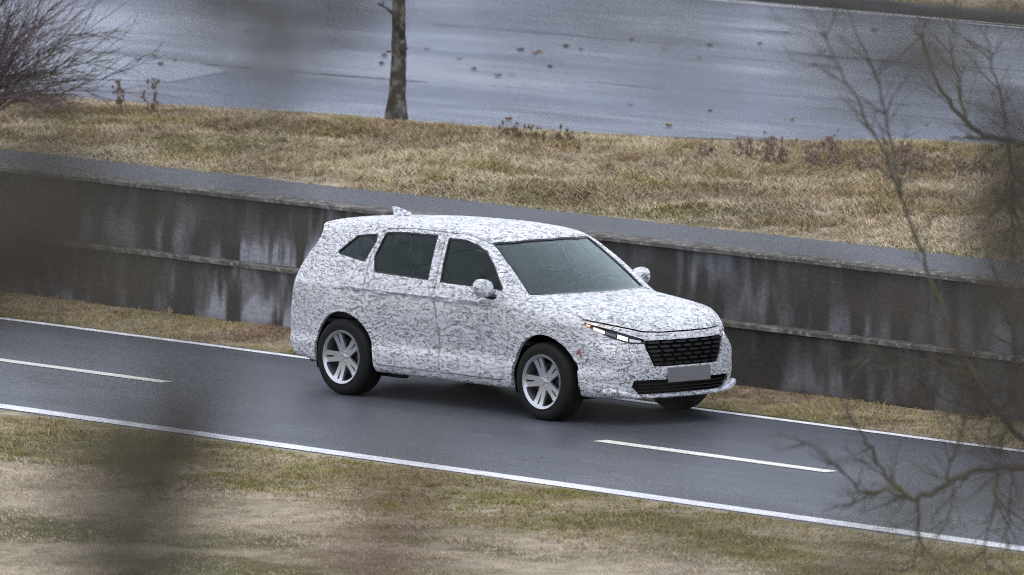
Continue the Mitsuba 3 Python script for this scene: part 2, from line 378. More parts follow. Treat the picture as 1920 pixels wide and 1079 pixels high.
def ramp(t, cols):
    t = np.clip(t, 0, 1) * (len(cols) - 1); i = np.minimum(t.astype(int), len(cols) - 2); w = (t - i)[:, None]
    c = np.array(cols); return c[i] * (1 - w) + c[i + 1] * w

STRAW = np.array([0.52, 0.43, 0.27]); PALE = np.array([0.63, 0.545, 0.41]); OLIVE = np.array([0.30, 0.255, 0.105]); BROWN = np.array([0.24, 0.175, 0.115]); GREEN = np.array([0.30, 0.275, 0.095])

def grass(key, label, n, s0, s1, lfun, hfun, cfun, wmul=1.0, clump=5, shade=0.0, patch=None):
    m = n // clump
    cs = rng.uniform(s0, s1, m); cl = lfun(cs, rng.uniform(0, 1, m))
    if patch is not None:
        keep = W2(cs, cl, *patch[:2]) > patch[2]; cs, cl = cs[keep], cl[keep]; m = len(cs)
    s = np.repeat(cs, clump) + rng.normal(0, 0.035, m * clump); l = np.repeat(cl, clump) + rng.normal(0, 0.035, m * clump)
    z = ground_z(s, l)
    h = hfun(s, l) * rng.uniform(0.55, 1.25, len(s))
    col = cfun(s, l) * rng.uniform(0.90, 1.1, (len(s), 1)) * np.repeat(rng.uniform(1 - shade, 1 + shade, (m, 1)), clump, axis=0)
    v, f, c = blades(s, l, z, h, wmul * rng.uniform(0.005, 0.010, len(s)), col, rng.uniform(0.62, 1.0, len(s)))
    add(key, mk(v, f), 'vertex_paint', color=np.clip(c, 0.01, 0.9))
    tag(key, label, 'grass', kind='stuff')

def W2(s, l, f, seed): return meshkit.fbm(np.stack([s * f, l * f, 0 * s + seed], -1), 3, seed)

def near_col(s, l):
    e = -6.85 + 0.9 * (W2(s, l, 0.7, 71) - 0.5)
    t = np.clip((l - e) / 0.35 + 0.5, 0, 1)[:, None]
    n1 = W2(s, l, 1.4, 72)[:, None]
    strip_c = OLIVE * (1 - n1) + STRAW * n1 * 0.85
    g = np.clip((W2(s, l, 2.3, 73)[:, None] - .55) / .12, 0, 1); strip_c = strip_c * (1 - g) + GREEN * g
    tan = PALE * (0.85 + 0.45 * n1) * [1.0, 0.97, 0.98]
    g = np.clip((W2(s, l, 1.7, 74)[:, None] - .58) / .12, 0, 1); tan = tan * (1 - g * .35) + OLIVE * 1.4 * g * .35
    return strip_c * t + tan * (1 - t)
def near_h(s, l): return np.where(l > -6.9, 0.05, 0.030) * (0.6 + 0.8 * W2(s, l, 1.2, 75))
grass('verge_grass', 'short olive and straw grass on the verge in front of the road', 330000, -1.5, 16.5, lambda s, u: -4.42 - u ** 1.05 * 8.9, near_h, near_col)

def foot_col(s, l):
    n1 = W2(s, l, 1.5, 81)[:, None]
    c = OLIVE * 1.05 * (1 - n1) + STRAW * n1 * np.array([1.0, 0.94, 0.92])
    return np.where(W2(s, l, 1.1, 82)[:, None] > 0.60, BROWN * [1.2, 1.1, 1.05], c)
grass('wall_foot_grass', 'narrow strip of brown grass between the road and the wall', 60000, -14, 9.5, lambda s, u: 1.03 + u * 1.12, lambda s, l: 0.06 * (0.5 + W2(s, l, 1.8, 83)), foot_col)

def bank_col(s, l):
    n1 = W2(s, l, 0.8, 91)[:, None]; n2 = W2(s, l, 1.9, 92)[:, None]
    c = STRAW * 0.95 * (1 - n1) + PALE * 1.08 * n1
    o = np.clip((n2 - .52) / .1, 0, 1); c = c * (1 - o) + (OLIVE * 0.65 + STRAW * 0.4) * o
    b = np.clip((W2(s, l, 1.0, 93)[:, None] - 0.47) / 0.10, 0, 1)
    c = c * (1 - b * 0.6) + BROWN * 1.3 * b * 0.6
    near_path = np.exp(-((l - 3.9) / 0.35) ** 2)[:, None]
    return c * (1 - near_path * 0.3) + PALE * near_path * 0.3
def bank_l(s, u):
    a, b = path_edge(s) - 0.03, pav_edge(s) + 0.05
    return a + (b - a) * u
grass('bank_grass', 'long matted straw coloured grass on the bank above the wall', 420000, -24, 5.5, bank_l, lambda s, l: (0.055 + 0.11 * np.clip(W2(s, l, 0.7, 94) - 0.25, 0, 1)) * np.clip(0.35 + (l - 3.7) / 1.2, 0.35, 1) * np.clip(0.3 + (pav_edge(s) - l) / 2.0, 0.3, 1), bank_col, 1.5)
grass('bank_tussock', 'taller lumpy dead grass tussocks scattered over the bank', 150000, -22, 5, bank_l, lambda s, l: 0.13 * np.clip(0.45 + (l - 3.7) / 1.2, 0.45, 1) * np.clip(0.25 + (pav_edge(s) - l) / 2.5, 0.25, 1), bank_col, 1.3, 22, 0.28, (1.1, 121, 0.47))
grass('verge_tuft', 'small olive tufts scattered along the verge', 40000, -1.5, 16.5, lambda s, u: -4.5 - u * 3.2, lambda s, l: 0.07 + 0 * s, lambda s, l: near_col(s, l) * 0.95, 1.1, 16, 0.3, (1.3, 122, 0.52))
grass('far_grass', 'strip of dry grass beyond the far kerb', 30000, -30, -12, lambda s, u: 25.5 + u * 6, lambda s, l: 0.08 + 0 * s, lambda s, l: STRAW * (0.6 + 0.6 * W2(s, l, 0.8, 99)[:, None]), 2.0)

# ------------------------------------------------------------------ the car (built around its own origin: x forward, y to its left, z up)
CAR = 'car'
CAR_TW = T().rotate([0, 0, 1], math.degrees(0.0237))
tag(CAR, 'white sport utility car wrapped in black squiggle camouflage driving on the damp road', 'car')

def smax(a, b, k):
    h = np.clip(0.5 + 0.5 * (a - b) / k, 0, 1)
    return b * (1 - h) + a * h + k * h * (1 - h)
def smin(a, b, k): return -smax(-a, -b, k)

SIDE = PchipInterpolator([-.2, .20, .27, .36, .45, .52, .62, .75, .90, 1.00, 1.08, 1.14, 1.3, 2], [.70, .80, .868, .900, .903, .886, .892, .908, .922, .918, .905, .880, .80, .7])
NOSE = PchipInterpolator([0, .22, .30, .36, .5, .65, .78, .86, .95, 1.1, 2], [2.1, 2.22, 2.29, 2.305, 2.325, 2.325, 2.31, 2.285, 2.215, 2.0, 1.0])
HOOD = PchipInterpolator([0, .9, 1.05, 1.5, 1.86, 2.05, 2.2, 2.3, 2.5], [1.15, 1.14, 1.125, 1.078, 1.022, .978, .92, .855, .6])
ROOF = PchipInterpolator([-3, -2.0, -1.5, -.9, -.4, 0, .3, .6, 1.2], [1.42, 1.562, 1.602, 1.630, 1.637, 1.624, 1.590, 1.53, 1.36])
TAIL = PchipInterpolator([0, .25, .32, .45, .6, .9, 1.1, 1.2, 1.45, 1.49, 1.53, 1.6, 2], [-2.05, -2.14, -2.26, -2.34, -2.345, -2.29, -2.24, -2.18, -2.03, -2.05, -2.09, -2.08, -1.9])

def body_f(p):
    x, y, z = p[..., 0], np.abs(p[..., 1]), p[..., 2]
    front = np.clip(x - 1.25, 0, None); rear = np.clip(-1.35 - x, 0, None)
    flare = 0.022 * (np.exp(-((x - 1.35) / .50) ** 2) + np.exp(-((x + 1.35) / .52) ** 2)) * np.clip((1.0 - z) / .25, 0, 1)
    door = -0.012 * np.exp(-((x - 0.0) / .8) ** 2) * np.exp(-((z - .56) / .10) ** 2)
    Y = SIDE(z) - .185 * (front / 1.0) ** 2.2 - .12 * (rear / .9) ** 2.0 + flare + door
    f_side = y - Y
    tz = np.clip((z - .60) / .20, 0, 1); tz = tz * tz * (3 - 2 * tz)
    q = np.clip(y - .46, 0, None); r_hi = .28 * np.minimum(y, .48) ** 2 + np.where(q < .14, q * q / .28, q - .07) * 1.17
    f_nose = (x - (NOSE(z) - (1 - tz) * .33 * (y / .9) ** 3 - tz * r_hi)) * (.95 - .15 * tz)
    f_tail = (-(x - TAIL(z)) + .17 * (y / .85) ** 3) * .95
    f_tail = -x + TAIL(z) + .17 * (y / .85) ** 3
    crease = .012 * np.clip(1 - np.abs(y - .52) / .12, 0, 1) * np.clip((x - .9) / .5, 0, 1) * np.clip((2.25 - x) / .4, 0, 1)
    f_hood = (z - (HOOD(x) - .060 * (y / .75) ** 2.6 + crease)) * .97
    low = smax(f_side, f_hood, .07)
    ws = (x - (1.20 - (z - 1.09) * 1.66 - .20 * (y / .7) ** 2 + .03 * np.sin(np.clip((z - 1.09) / .5, 0, 1) * np.pi))) * .52
    roof = z - (ROOF(x) - .040 * (y / .6) ** 2.6)
    gy = .905 - (z - 1.10) * .44 - .035 * ((z - 1.1) / .45) ** 2 - .11 * (np.clip(-.9 - x, 0, None) / 1.1) ** 1.8 - .05 * (np.clip(x - .3, 0, None) / .8) ** 2
    gside = (y - gy) * .9
    gh = smax(smax(gside, roof, .075), ws, .03)
    gh = smax(gh, 1.0 - z, .01)
    b = smin(low, gh, .022)
    b = smax(b, f_nose, .085)
    b = smax(b, f_tail, .06)
    b = smax(b, .245 + .06 * np.clip((-x - 1.6) / .4, 0, 1) - z, .035)
    return b

def norm_f(f):
    def g(p):
        e = 1e-3; v = f(p)
        q = np.stack([(f(p + d) - f(p - d)) / (2 * e) for d in np.eye(3) * e], -1)
        return v / np.maximum(np.linalg.norm(q, axis=-1), .3), q
    return g

XS, YS, ZS = np.arange(-2.42, 2.44, .022), np.arange(-1.001, 1.0, .022), np.arange(.16, 1.76, .022)
_G = np.stack(np.meshgrid(XS, YS, ZS, indexing='ij'), -1)
FGRID = np.stack([norm_f(body_f)(sl)[0] for sl in _G])

def iso(level):
    """surface nets of the body's field at this level, each vertex then moved onto it"""
    F = FGRID - level; h = .022
    inside = F < 0
    cnt = np.zeros(np.array(F.shape) - 1); acc = np.zeros(cnt.shape + (3,))
    nx, ny, nz = F.shape
    for ax in range(3):
        o = [b for b in range(3) if b != ax]
        sl0 = [slice(None)] * 3; sl1 = [slice(None)] * 3
        sl0[ax] = slice(0, -1); sl1[ax] = slice(1, None)
        a, b = F[tuple(sl0)], F[tuple(sl1)]
        cr = (a < 0) != (b < 0); t = np.where(cr, a / np.where(cr, a - b, 1), 0)
        for d0 in (0, 1):
            for d1 in (0, 1):
                s = [slice(None)] * 3
                s[o[0]] = slice(d0, F.shape[o[0]] - 1 + d0); s[o[1]] = slice(d1, F.shape[o[1]] - 1 + d1)
                c, tt = cr[tuple(s)], t[tuple(s)]
                cnt += c; acc[..., ax] += np.where(c, tt, 0); acc[..., o[0]] += c * d0; acc[..., o[1]] += c * d1
    cells = cnt > 0; ids = -np.ones(cnt.shape, int); ids[cells] = np.arange(cells.sum())
    ijk = np.argwhere(cells)
    V = (ijk + acc[cells] / cnt[cells][:, None]) * h + [XS[0], YS[0], ZS[0]]
    for _ in range(3):
        v, q = norm_f(body_f)(V)
        q = q / np.maximum(np.linalg.norm(q, axis=-1, keepdims=True), 1e-6)
        V = V - np.clip(v - level, -.01, .01)[:, None] * q
    quads = []
    for ax in range(3):
        o = [b for b in range(3) if b != ax]
        s = [slice(1, -1)] * 3; s[ax] = slice(0, -1); s1 = list(s); s1[ax] = slice(1, None)
        a, b = inside[tuple(s)], inside[tuple(s1)]
        for want in (True, False):
            e = np.argwhere((a != b) & (a == want)) + [0 if k == ax else 1 for k in range(3)]
            if not len(e): continue
            u, w = np.eye(3, dtype=int)[o[0]], np.eye(3, dtype=int)[o[1]]
            q = np.stack([ids[tuple((e - u - w).T)], ids[tuple((e - w).T)], ids[tuple(e.T)], ids[tuple((e - u).T)]], 1)
            flip = want if ax != 1 else not want
            quads.append(q if flip else q[:, ::-1])
    q = np.vstack(quads)
    return man(mk(V, np.vstack([q[:, [0, 1, 2]], q[:, [0, 2, 3]]])))

OUT, IN, SEALIN, GLASSI, DEEP = iso(0.0), iso(-.035), iso(-.004), iso(-.012), iso(-.055)

def prism(poly, frame, d0, d1):
    """a polygon (or several) in the frame's (u, v), extruded along its w from d0 to d1. frame = (origin, u, v, w)"""
    o, u, v, w = [np.array(a, float) for a in frame]
    out = m3.Manifold()
    for g in getattr(poly, 'geoms', [poly]):
        if g.is_empty: continue
        cs = m3.CrossSection([np.array(g.exterior.coords)[:-1]] + [np.array(i.coords)[:-1] for i in g.interiors], m3.FillRule.EvenOdd)
        e = m3.Manifold.extrude(cs, d1 - d0)
        M = np.column_stack([u, v, w, o + w * d0])
        e = e.transform(M)
        if np.linalg.det(M[:, :3]) < 0: pass
        out = out + e
    return out
SIDE_R = ((0, 0, 0), (1, 0, 0), (0, 0, 1), (0, -1, 0))
FRONT = ((0, 0, 0), (0, 1, 0), (0, 0, 1), (1, 0, 0))
REAR = ((0, 0, 0), (0, -1, 0), (0, 0, 1), (-1, 0, 0))
TOP = ((0, 0, 0), (1, 0, 0), (0, 1, 0), (0, 0, 1))
_w = np.array([.51, 0, .86]) / np.hypot(.51, .86); _v = np.array([-.86, 0, .51]) / np.hypot(.51, .86)
WS = ((1.20, 0, 1.09), (0, 1, 0), _v, _w)
_n = np.array([.75, -.66, 0]) / np.hypot(.75, .66)
LAMP_R = ((0, 0, 0), (.66, .75, 0), (0, 0, 1), _n)

def rnd(pts, r):
    p = Polygon(pts); return p.buffer(-r).buffer(r * 2, quad_segs=5).buffer(-r, quad_segs=5)

def mir(m): return m.mirror((0, 1, 0))

def car_part(name, m, mat, smooth=38, label=None, parent=CAR):
    if not isinstance(m, trimesh.Trimesh): m = tri(m)
    if len(m.faces) == 0: print('EMPTY', name); return
    k = part_key(parent, name)
    add(k, m, mat, smooth=smooth, to_world=CAR_TW)
    if label: labels[k] = {'label': label}
    return k

def sheet(prism_m, level_m, level):
    """only the faces of the patch that lie on the field's level: an open sheet"""
    t = tri(level_m ^ prism_m)
    c = t.vertices[t.faces].mean(1)
    v, _ = norm_f(body_f)(c)
    keep = np.abs(v - level) < .003
    vv = t.vertices; inside_edge = keep
    r = mk(vv, t.faces[inside_edge]); r.remove_unreferenced_vertices(); return r

SKIN = OUT - IN
# openings ---------------------------------------------------------------------------------
front_win = rnd([(-.155, 1.535), (.07, 1.535), (.27, 1.50), (.40, 1.455), (.56, 1.345), (.765, 1.165), (.79, 1.135), (-.05, 1.145)], .012)
rear_win = rnd([(-1.00, 1.525), (-.70, 1.545), (-.30, 1.548), (-.205, 1.15), (-.95, 1.165), (-1.03, 1.30)], .015)
qtr_win = rnd([(-1.37, 1.47), (-1.10, 1.505), (-1.07, 1.44), (-1.13, 1.245), (-1.54, 1.285), (-1.58, 1.305)], .015)
yy = np.linspace(-.72, .72, 15)
ws_poly = rnd([(y, .035 + .20 * (y / .7) ** 2 * .86 - .02) for y in yy] + [(.60, .96), (.40, .90), (0, .865), (-.40, .90), (-.60, .96)], .02)
tail_win = rnd([(-.62, 1.15), (.62, 1.15), (.52, 1.44), (-.52, 1.44)], .04)

def window(poly, frame, d0, d1, glass, both, name, fname='seal', wid=.014):
    global SKIN
    sides = [False, True] if both else [False]
    for s in sides:
        f = (lambda m: mir(m)) if s else (lambda m: m)
        pr = f(prism(poly, frame, d0, d1)); pin = f(prism(poly.buffer(-wid), frame, d0, d1))
        SKIN = SKIN - pr
        k = car_part(name, sheet(f(prism(poly.buffer(-wid + .002), frame, d0, d1)), GLASSI, -.012), glass, smooth=True)
        car_part(fname, (SEALIN - IN) ^ (pr - pin), 'gloss_black', parent=k)
window(front_win, SIDE_R, .5, 1.1, 'glass_tint', True, 'side_window')
window(rear_win, SIDE_R, .5, 1.1, 'glass_tint', True, 'side_window')
window(qtr_win, SIDE_R, .4, 1.1, 'glass_tint', True, 'quarter_window')
window(ws_poly, WS, -.12, .4, 'glass_clear', False, 'windscreen', wid=.022)
window(tail_win, REAR, 1.5, 2.6, 'glass_tint', False, 'rear_window')

# wheel arches
def cyl_y(x, z, r, y0, y1, n=64):
    return m3.Manifold.cylinder(y1 - y0, r, r, n).transform(np.array([[1, 0, 0, x], [0, 0, 1, y0], [0, 1, 0, z]], float)) if False else \
        m3.Manifold.cylinder(y1 - y0, r, r, n).rotate((-90, 0, 0)).translate((x, y0, z))
ARCH = [(1.37, .365, .418), (-1.33, .365, .412)]
for (ax_, az_, ar_) in ARCH:
    for sgn in (-1, 1):
        y0, y1 = (-1.1, -.5) if sgn < 0 else (.5, 1.1)
        c = cyl_y(ax_, az_, ar_, y0, y1) + m3.Manifold.cube((2 * ar_, .6, .4)).translate((ax_ - ar_, y0, az_ - .4))
        SKIN = SKIN - c
        o = cyl_y(ax_, az_, ar_ + .012, -.86 if sgn < 0 else .50, -.50 if sgn < 0 else .86) - cyl_y(ax_, az_, ar_ - .004, -.9 if sgn < 0 else .52, -.52 if sgn < 0 else .9)
        o = o - m3.Manifold.cube((3, 3, 1)).translate((-1.5 + ax_, -1.5, -.78))
        car_part('wheel_arch_liner', o, 'dark_void')

# front openings
grille_poly = rnd([(-.49, .775), (.49, .775), (.485, .70), (.405, .535), (-.405, .535), (-.485, .70)], .02)
low_poly = rnd([(-.585, .418), (.585, .418), (.60, .36), (.52, .285), (-.52, .285), (-.60, .36)], .015)
lamp_poly = Polygon([(.585, .946), (.80, .886), (1.00, .822), (1.115, .782), (1.13, .745), (1.0, .752), (.83, .806), (.63, .905), (.585, .936)])
def _flat(pp): return [(u, z - .030 * (1.115 - u) / .53) for u, z in pp]
lamp_poly = Polygon(_flat(np.array(lamp_poly.exterior.coords)[:-1]))
lamp_gap = lamp_poly.buffer(.004)

def pocket(poly, frame, d0, d1, both, depth_iso, mat, name, label=None, gap=0.0):
    global SKIN
    keys = []
    for s in ([False, True] if both else [False]):
        f = mir if s else (lambda m: m)
        pr = f(prism(poly.buffer(gap) if gap else poly, frame, d0, d1))
        SKIN = SKIN - pr
        keys.append(car_part(name, (depth_iso - DEEP) ^ f(prism(poly.buffer(.006), frame, d0, d1)), mat, label=label))
    return keys
gk = pocket(grille_poly, FRONT, 1.7, 2.6, False, IN, 'dark_void', 'grille', 'black grille of short horizontal slats')[0]
lk = pocket(low_poly, FRONT, 1.7, 2.6, False, IN, 'dark_void', 'lower_grille', 'dark lower air intake under the number plate')[0]
slat_iso = iso(-.012)
rows = np.linspace(.558, .752, 6)
for r, zr in enumerate(rows):
    half = np.interp(zr, [.535, .70, .785], [.40, .48, .475]) - .01
    n = 6 if r % 2 else 7
    edges_ = np.linspace(-half, half, n + 1)
    for a, b in zip(edges_[:-1], edges_[1:]):
        sp = Polygon([(a + .008, zr + .002), (a + .03, zr + .011), (b - .03, zr + .011), (b - .008, zr + .002), (b - .03, zr - .009), (a + .03, zr - .009)])
        car_part('slat', (slat_iso - IN) ^ prism(sp, FRONT, 1.7, 2.6), 'black_plastic', smooth=False, parent=gk)
for zr in (.315, .345, .375):
    car_part('slat', (slat_iso - IN) ^ prism(sbox(-.53, zr - .006, .53, zr + .006), FRONT, 1.7, 2.6), 'black_plastic', smooth=False, parent=lk)

# headlights
lens_keys = pocket(lamp_poly, LAMP_R, 1.3, 2.6, True, iso(-.028), 'gloss_black', 'headlight', 'slim dark headlight with lit daytime lamps', .004)
led_iso = iso(-.010)
scene_lamps = {'daytime_lamp': ([(.66, .890), (.76, .848), (.765, .870), (.665, .908)], (1.5, 1.35, 1.0)), 'daytime_lamp_001': ([(.875, .806), (.965, .776), (.97, .806), (.88, .836)], (2.0, 1.9, 1.6)),
               'turn_signal': ([(.600, .928), (.630, .913), (.633, .922), (.602, .938)], (1.9, .75, .3))}
for lkx, (mk_, f) in zip(lens_keys, ((0, lambda m: m), (1, mir))):
    for nm, (pp, rad) in scene_lamps.items():
        k = car_part(nm, (led_iso - iso_back if False else led_iso - IN) ^ f(prism(Polygon(_flat(pp)).buffer(.001), LAMP_R, 1.3, 2.6)), 'plate_grey', smooth=False, parent=lkx)
        scene[k]['emitter'] = {'type': 'area', 'radiance': {'type': 'rgb', 'value': [a * 0.27 for a in rad]}}
    car_part('bezel', (iso(-.016) - IN) ^ f(prism(Polygon(_flat([(.775, .866), (.865, .836), (.865, .812), (.775, .845)])), LAMP_R, 1.3, 2.6)), 'alloy_dark', parent=lkx)
    car_part('bezel', (iso(-.016) - IN) ^ f(prism(Polygon(_flat([(.985, .798), (1.09, .772), (1.09, .758), (.985, .768)])), LAMP_R, 1.3, 2.6)), 'alloy', parent=lkx)

# cut the skin into hood, doors, tailgate with real gaps -----------------------------------
def panel(poly, frame, d0, d1, both, name, gap, label=None, mat='wrap'):
    global SKIN
    out = []
    for s in ([False, True] if both else [False]):
        f = mir if s else (lambda m: m)
        p = SKIN ^ f(prism(poly.buffer(-gap / 2), frame, d0, d1))
        SKIN = SKIN - f(prism(poly.buffer(gap / 2), frame, d0, d1))
        out.append(car_part(name, p, mat, label=label))
    return out
hood_top = Polygon([(1.235, 0), (1.19, -.3), (1.06, -.60), (1.0, -.715), (1.05, -.95), (2.6, -.95), (2.6, .95), (1.05, .95), (1.0, .715), (1.06, .60), (1.19, .3)])
hood_face = Polygon([(-.805, 1.3), (-.805, .946), (-.62, .892), (-.47, .852), (-.30, .842), (.30, .842), (.47, .852), (.62, .892), (.805, .946), (.805, 1.3)])
def hood_vol(g): return prism(hood_top.buffer(g), TOP, .6, 1.4) ^ prism(hood_face.buffer(g), FRONT, .9, 2.7)
car_part('hood', SKIN ^ hood_vol(-.006), 'wrap'); SKIN = SKIN - hood_vol(.008)
fd = [(-.03, .32), (-.06, .8), (-.10, 1.14), (-.205, 1.575), (.05, 1.575), (.29, 1.535), (.43, 1.485), (.60, 1.365), (.83, 1.165), (.885, 1.06), (.90, .75), (.87, .42), (.82, .32)]
rd_ = [(-.037, .32), (-.067, .8), (-.107, 1.14), (-.212, 1.575), (-.65, 1.58), (-1.02, 1.555), (-1.075, 1.30), (-1.03, 1.0), (-.98, .80), (-.90, .66), (-.85, .50), (-.83, .32)]
panel(rnd(fd, .02), SIDE_R, .4, 1.2, True, 'front_door', .006)
panel(rnd(rd_, .02), SIDE_R, .4, 1.2, True, 'rear_door', .006)
tg = rnd([(-.66, .58), (.66, .58), (.70, 1.0), (.56, 1.52), (-.56, 1.52), (-.70, 1.0)], .05)
panel(tg, REAR, 1.4, 2.6, False, 'tailgate', .006)
# bonnet gap backing so that no light shows through
car_part('body', SKIN, 'wrap')
GAPB = IN - iso(-.05)
band = (hood_vol(.03) - hood_vol(-.03)) - prism(lamp_poly.buffer(.002), LAMP_R, 1.2, 2.7) - mir(prism(lamp_poly.buffer(.002), LAMP_R, 1.2, 2.7)) - prism(grille_poly, FRONT, 1.6, 2.7)
car_part('shut_line_seal', GAPB ^ band, 'dark_void')
def drip(poly):
    return prism(poly.buffer(.015), SIDE_R, .4, 1.2) - prism(poly.buffer(-.012), SIDE_R, .35, 1.25)
for f in (lambda m: m, mir):
    for pl in (fd, rd_):
        car_part('shut_line_seal', (GAPB ^ f(drip(Polygon(pl)))) - f(prism(unary_union([front_win, rear_win, qtr_win]), SIDE_R, .3, 1.3)), 'dark_void')

# number plate, bumper bits, handles, mirrors, fin
car_part('number_plate', rbox(2.325, 2.342, -.262, .262, .388, .525, .006), 'plate_grey', label='blank grey number plate')
yl = np.concatenate([np.linspace(-.80, -.5, 5), np.linspace(-.4, .4, 5), np.linspace(.5, .80, 5)])
lip_pts = [(float(NOSE(.27)) - .33 * (abs(y) / .9) ** 3 + .012 + .03 * (abs(y) > .6), y, .262 + .05 * np.clip((abs(y) - .55) / .2, 0, 1)) for y in yl]
lip = m3.Manifold()
for a, b in zip(lip_pts[:-1], lip_pts[1:]): lip = lip + m3.Manifold.batch_hull([m3.Manifold.sphere(.016 + .016 * np.clip((abs(q[1]) - .55) / .12, 0, 1), 16).translate(q) for q in (a, b)])
car_part('front_lip', lip, 'wrap', label='white lower lip of the front bumper')
for sgn in (-1, 1):
    m = trimesh.creation.icosphere(4, 1.0); v = m.vertices
    v = np.sign(v) * np.abs(v) ** .82
    v = v * [.085, .112, .084]
    v[:, 0] = np.where(v[:, 0] < 0, v[:, 0] * .45, v[:, 0] * 1.1)
    v[:, 2] += .012 * (v[:, 1] / .13) * -1; v[:, 1] = v[:, 1]
    v *= (1 - .10 * (v[:, :1] / .09))
    m.vertices = v * [1, 1, 1]
    if sgn > 0: m.vertices = m.vertices * [1, -1, 1]; m.invert()
    m.apply_translation((.635, sgn * .985, 1.150))
    k = car_part('door_mirror', m, 'wrap', smooth=True)
    arm = m3.Manifold.batch_hull([m3.Manifold.sphere(r, 16).translate(q) for r, q in ((.028, (.65, sgn * .95, 1.085)), (.022, (.61, sgn * .95, 1.085)), (.028, (.73, sgn * .87, 1.06)), (.02, (.65, sgn * .88, 1.06)))])
    car_part('arm', arm, 'gloss_black', parent=k)
    gl = trimesh.creation.cylinder(1, .004, sections=40); gl.apply_transform(trimesh.transformations.rotation_matrix(math.pi / 2, (0, 1, 0)))
    gl.vertices = gl.vertices * [1, .088, .066]; gl.apply_translation((.598, sgn * .985, 1.150))
    car_part('mirror_glass', gl, 'mirror_silver', parent=k)
    for nm, hx in (('door_handle', .02), ('door_handle_001', -.93)):
        yb = 1.0
        q = np.array([[hx + .12, sgn * .93, .985]]); 
        ysurf = float(SIDE(.985))
        hb = m3.Manifold.batch_hull([m3.Manifold.sphere(.013, 12).translate((x, sgn * (ysurf + o), z)) for x, z, o in ((hx + .02, .985, -.006), (hx + .06, .992, .014), (hx + .19, .992, .014), (hx + .23, .985, -.006))])
        car_part('door_handle', hb, 'wrap')
    # side marker
    car_part("side_marker", tri((iso(.007) - IN) ^ (prism(Polygon([(1.800, .61), (1.818, .61), (1.797, .68), (1.780, .68)]), SIDE_R, .5, 1.1) if sgn < 0 else mir(prism(Polygon([(1.800, .61), (1.818, .61), (1.797, .68), (1.780, .68)]), SIDE_R, .5, 1.1)))), 'lens_red', label='small red side marker on the wheel arch lip')
    # rear lamp
    rl = prism(rnd([(-2.30, .98), (-2.12, .98), (-2.06, 1.16), (-2.02, 1.40), (-2.20, 1.40)], .01), SIDE_R, .3, 1.1)
    car_part('tail_lamp', (iso(.004) - IN) ^ (rl if sgn < 0 else mir(rl)) if False else (iso(.003) - IN) ^ ((lambda m: m) if sgn < 0 else mir)(prism(rnd([(.60, .99), (.76, .99), (.70, 1.15), (.60, 1.15)], .01), REAR, 1.9, 2.6)), 'lens_red')
fin = m3.Manifold.batch_hull([m3.Manifold.sphere(r, 16).translate(q) for r, q in ((.022, (-1.43, 0, 1.622)), (.028, (-1.60, 0, 1.605)), (.007, (-1.66, 0, 1.672)), (.007, (-1.60, 0, 1.672)))])
car_part('antenna_fin', fin, 'wrap', smooth=True)

# underbody, cabin
under = unary_union([sbox(-2.1, -.62, 2.05, .62), sbox(-.86, -.83, .90, .83), sbox(1.82, -.70, 2.05, .70), sbox(-2.0, -.70, -1.8, .70)])
car_part('underbody', prism(under, TOP, .25, .30), 'dark_void')
for sgn in (-1, 1):
    car_part('suspension_arm', rbox(-1.05, -.72, sgn * .66 - .04, sgn * .66 + .04, .19, .27, .02), 'black_plastic')
cab = [tri(IN ^ prism(sbox(-2.0, -.9, 1.15, .9), TOP, .66, .70))]
car_part('cabin_floor', cab[0], 'cabin')
trim_cut = prism(unary_union([front_win, rear_win, qtr_win]).buffer(.02), SIDE_R, -1.2, 1.2) + prism(ws_poly.buffer(.02), WS, -.2, .4) + prism(tail_win.buffer(.02), REAR, 1.4, 2.6)
car_part('cabin_trim', ((iso(-.0365) - iso(-.048)) ^ m3.Manifold.cube((3.3, 2, 1.2)).translate((-2.3, -1, .72))) - trim_cut, 'cabin')
dash = m3.Manifold.batch_hull([m3.Manifold.sphere(.05, 16).translate(q) for q in ((1.05, -.55, 1.02), (1.05, .55, 1.02), (.62, -.68, 1.02), (.62, .68, 1.02), (.62, -.68, .8), (.62, .68, .8))]) ^ IN
dk = car_part('dashboard', dash, 'cabin')
sw = trimesh.creation.torus(.18, .016, major_sections=40, minor_sections=10); sw.apply_transform(trimesh.transformations.rotation_matrix(math.radians(62), (0, -1, 0))); sw.apply_translation((.50, .37, 1.03))
car_part('steering_wheel', sw, 'black_plastic', smooth=True)
for x0, ys in ((-.12, (-.37, .37)), (-1.0, (-.42, .42))):
    for yv in ys:
        k = car_part('seat', cat([rbox(x0 - .12, x0 + .42, yv - .25, yv + .25, .70, .84, .05)]), 'cabin')
        b = rbox(-.07, .07, yv - .24, yv + .24, 0, .58, .05); b.apply_transform(trimesh.transformations.rotation_matrix(-.25, (0, 1, 0))); b.apply_translation((x0 - .14, 0, .82))
        car_part('seat_back', b, 'cabin', parent=k)
        hr = rbox(-.05, .05, yv - .13, yv + .13, 0, .16, .045); hr.apply_transform(trimesh.transformations.rotation_matrix(-.2, (0, 1, 0))); hr.apply_translation((x0 - .30, 0, 1.385))
        car_part('headrest', hr, 'cabin', parent=k)

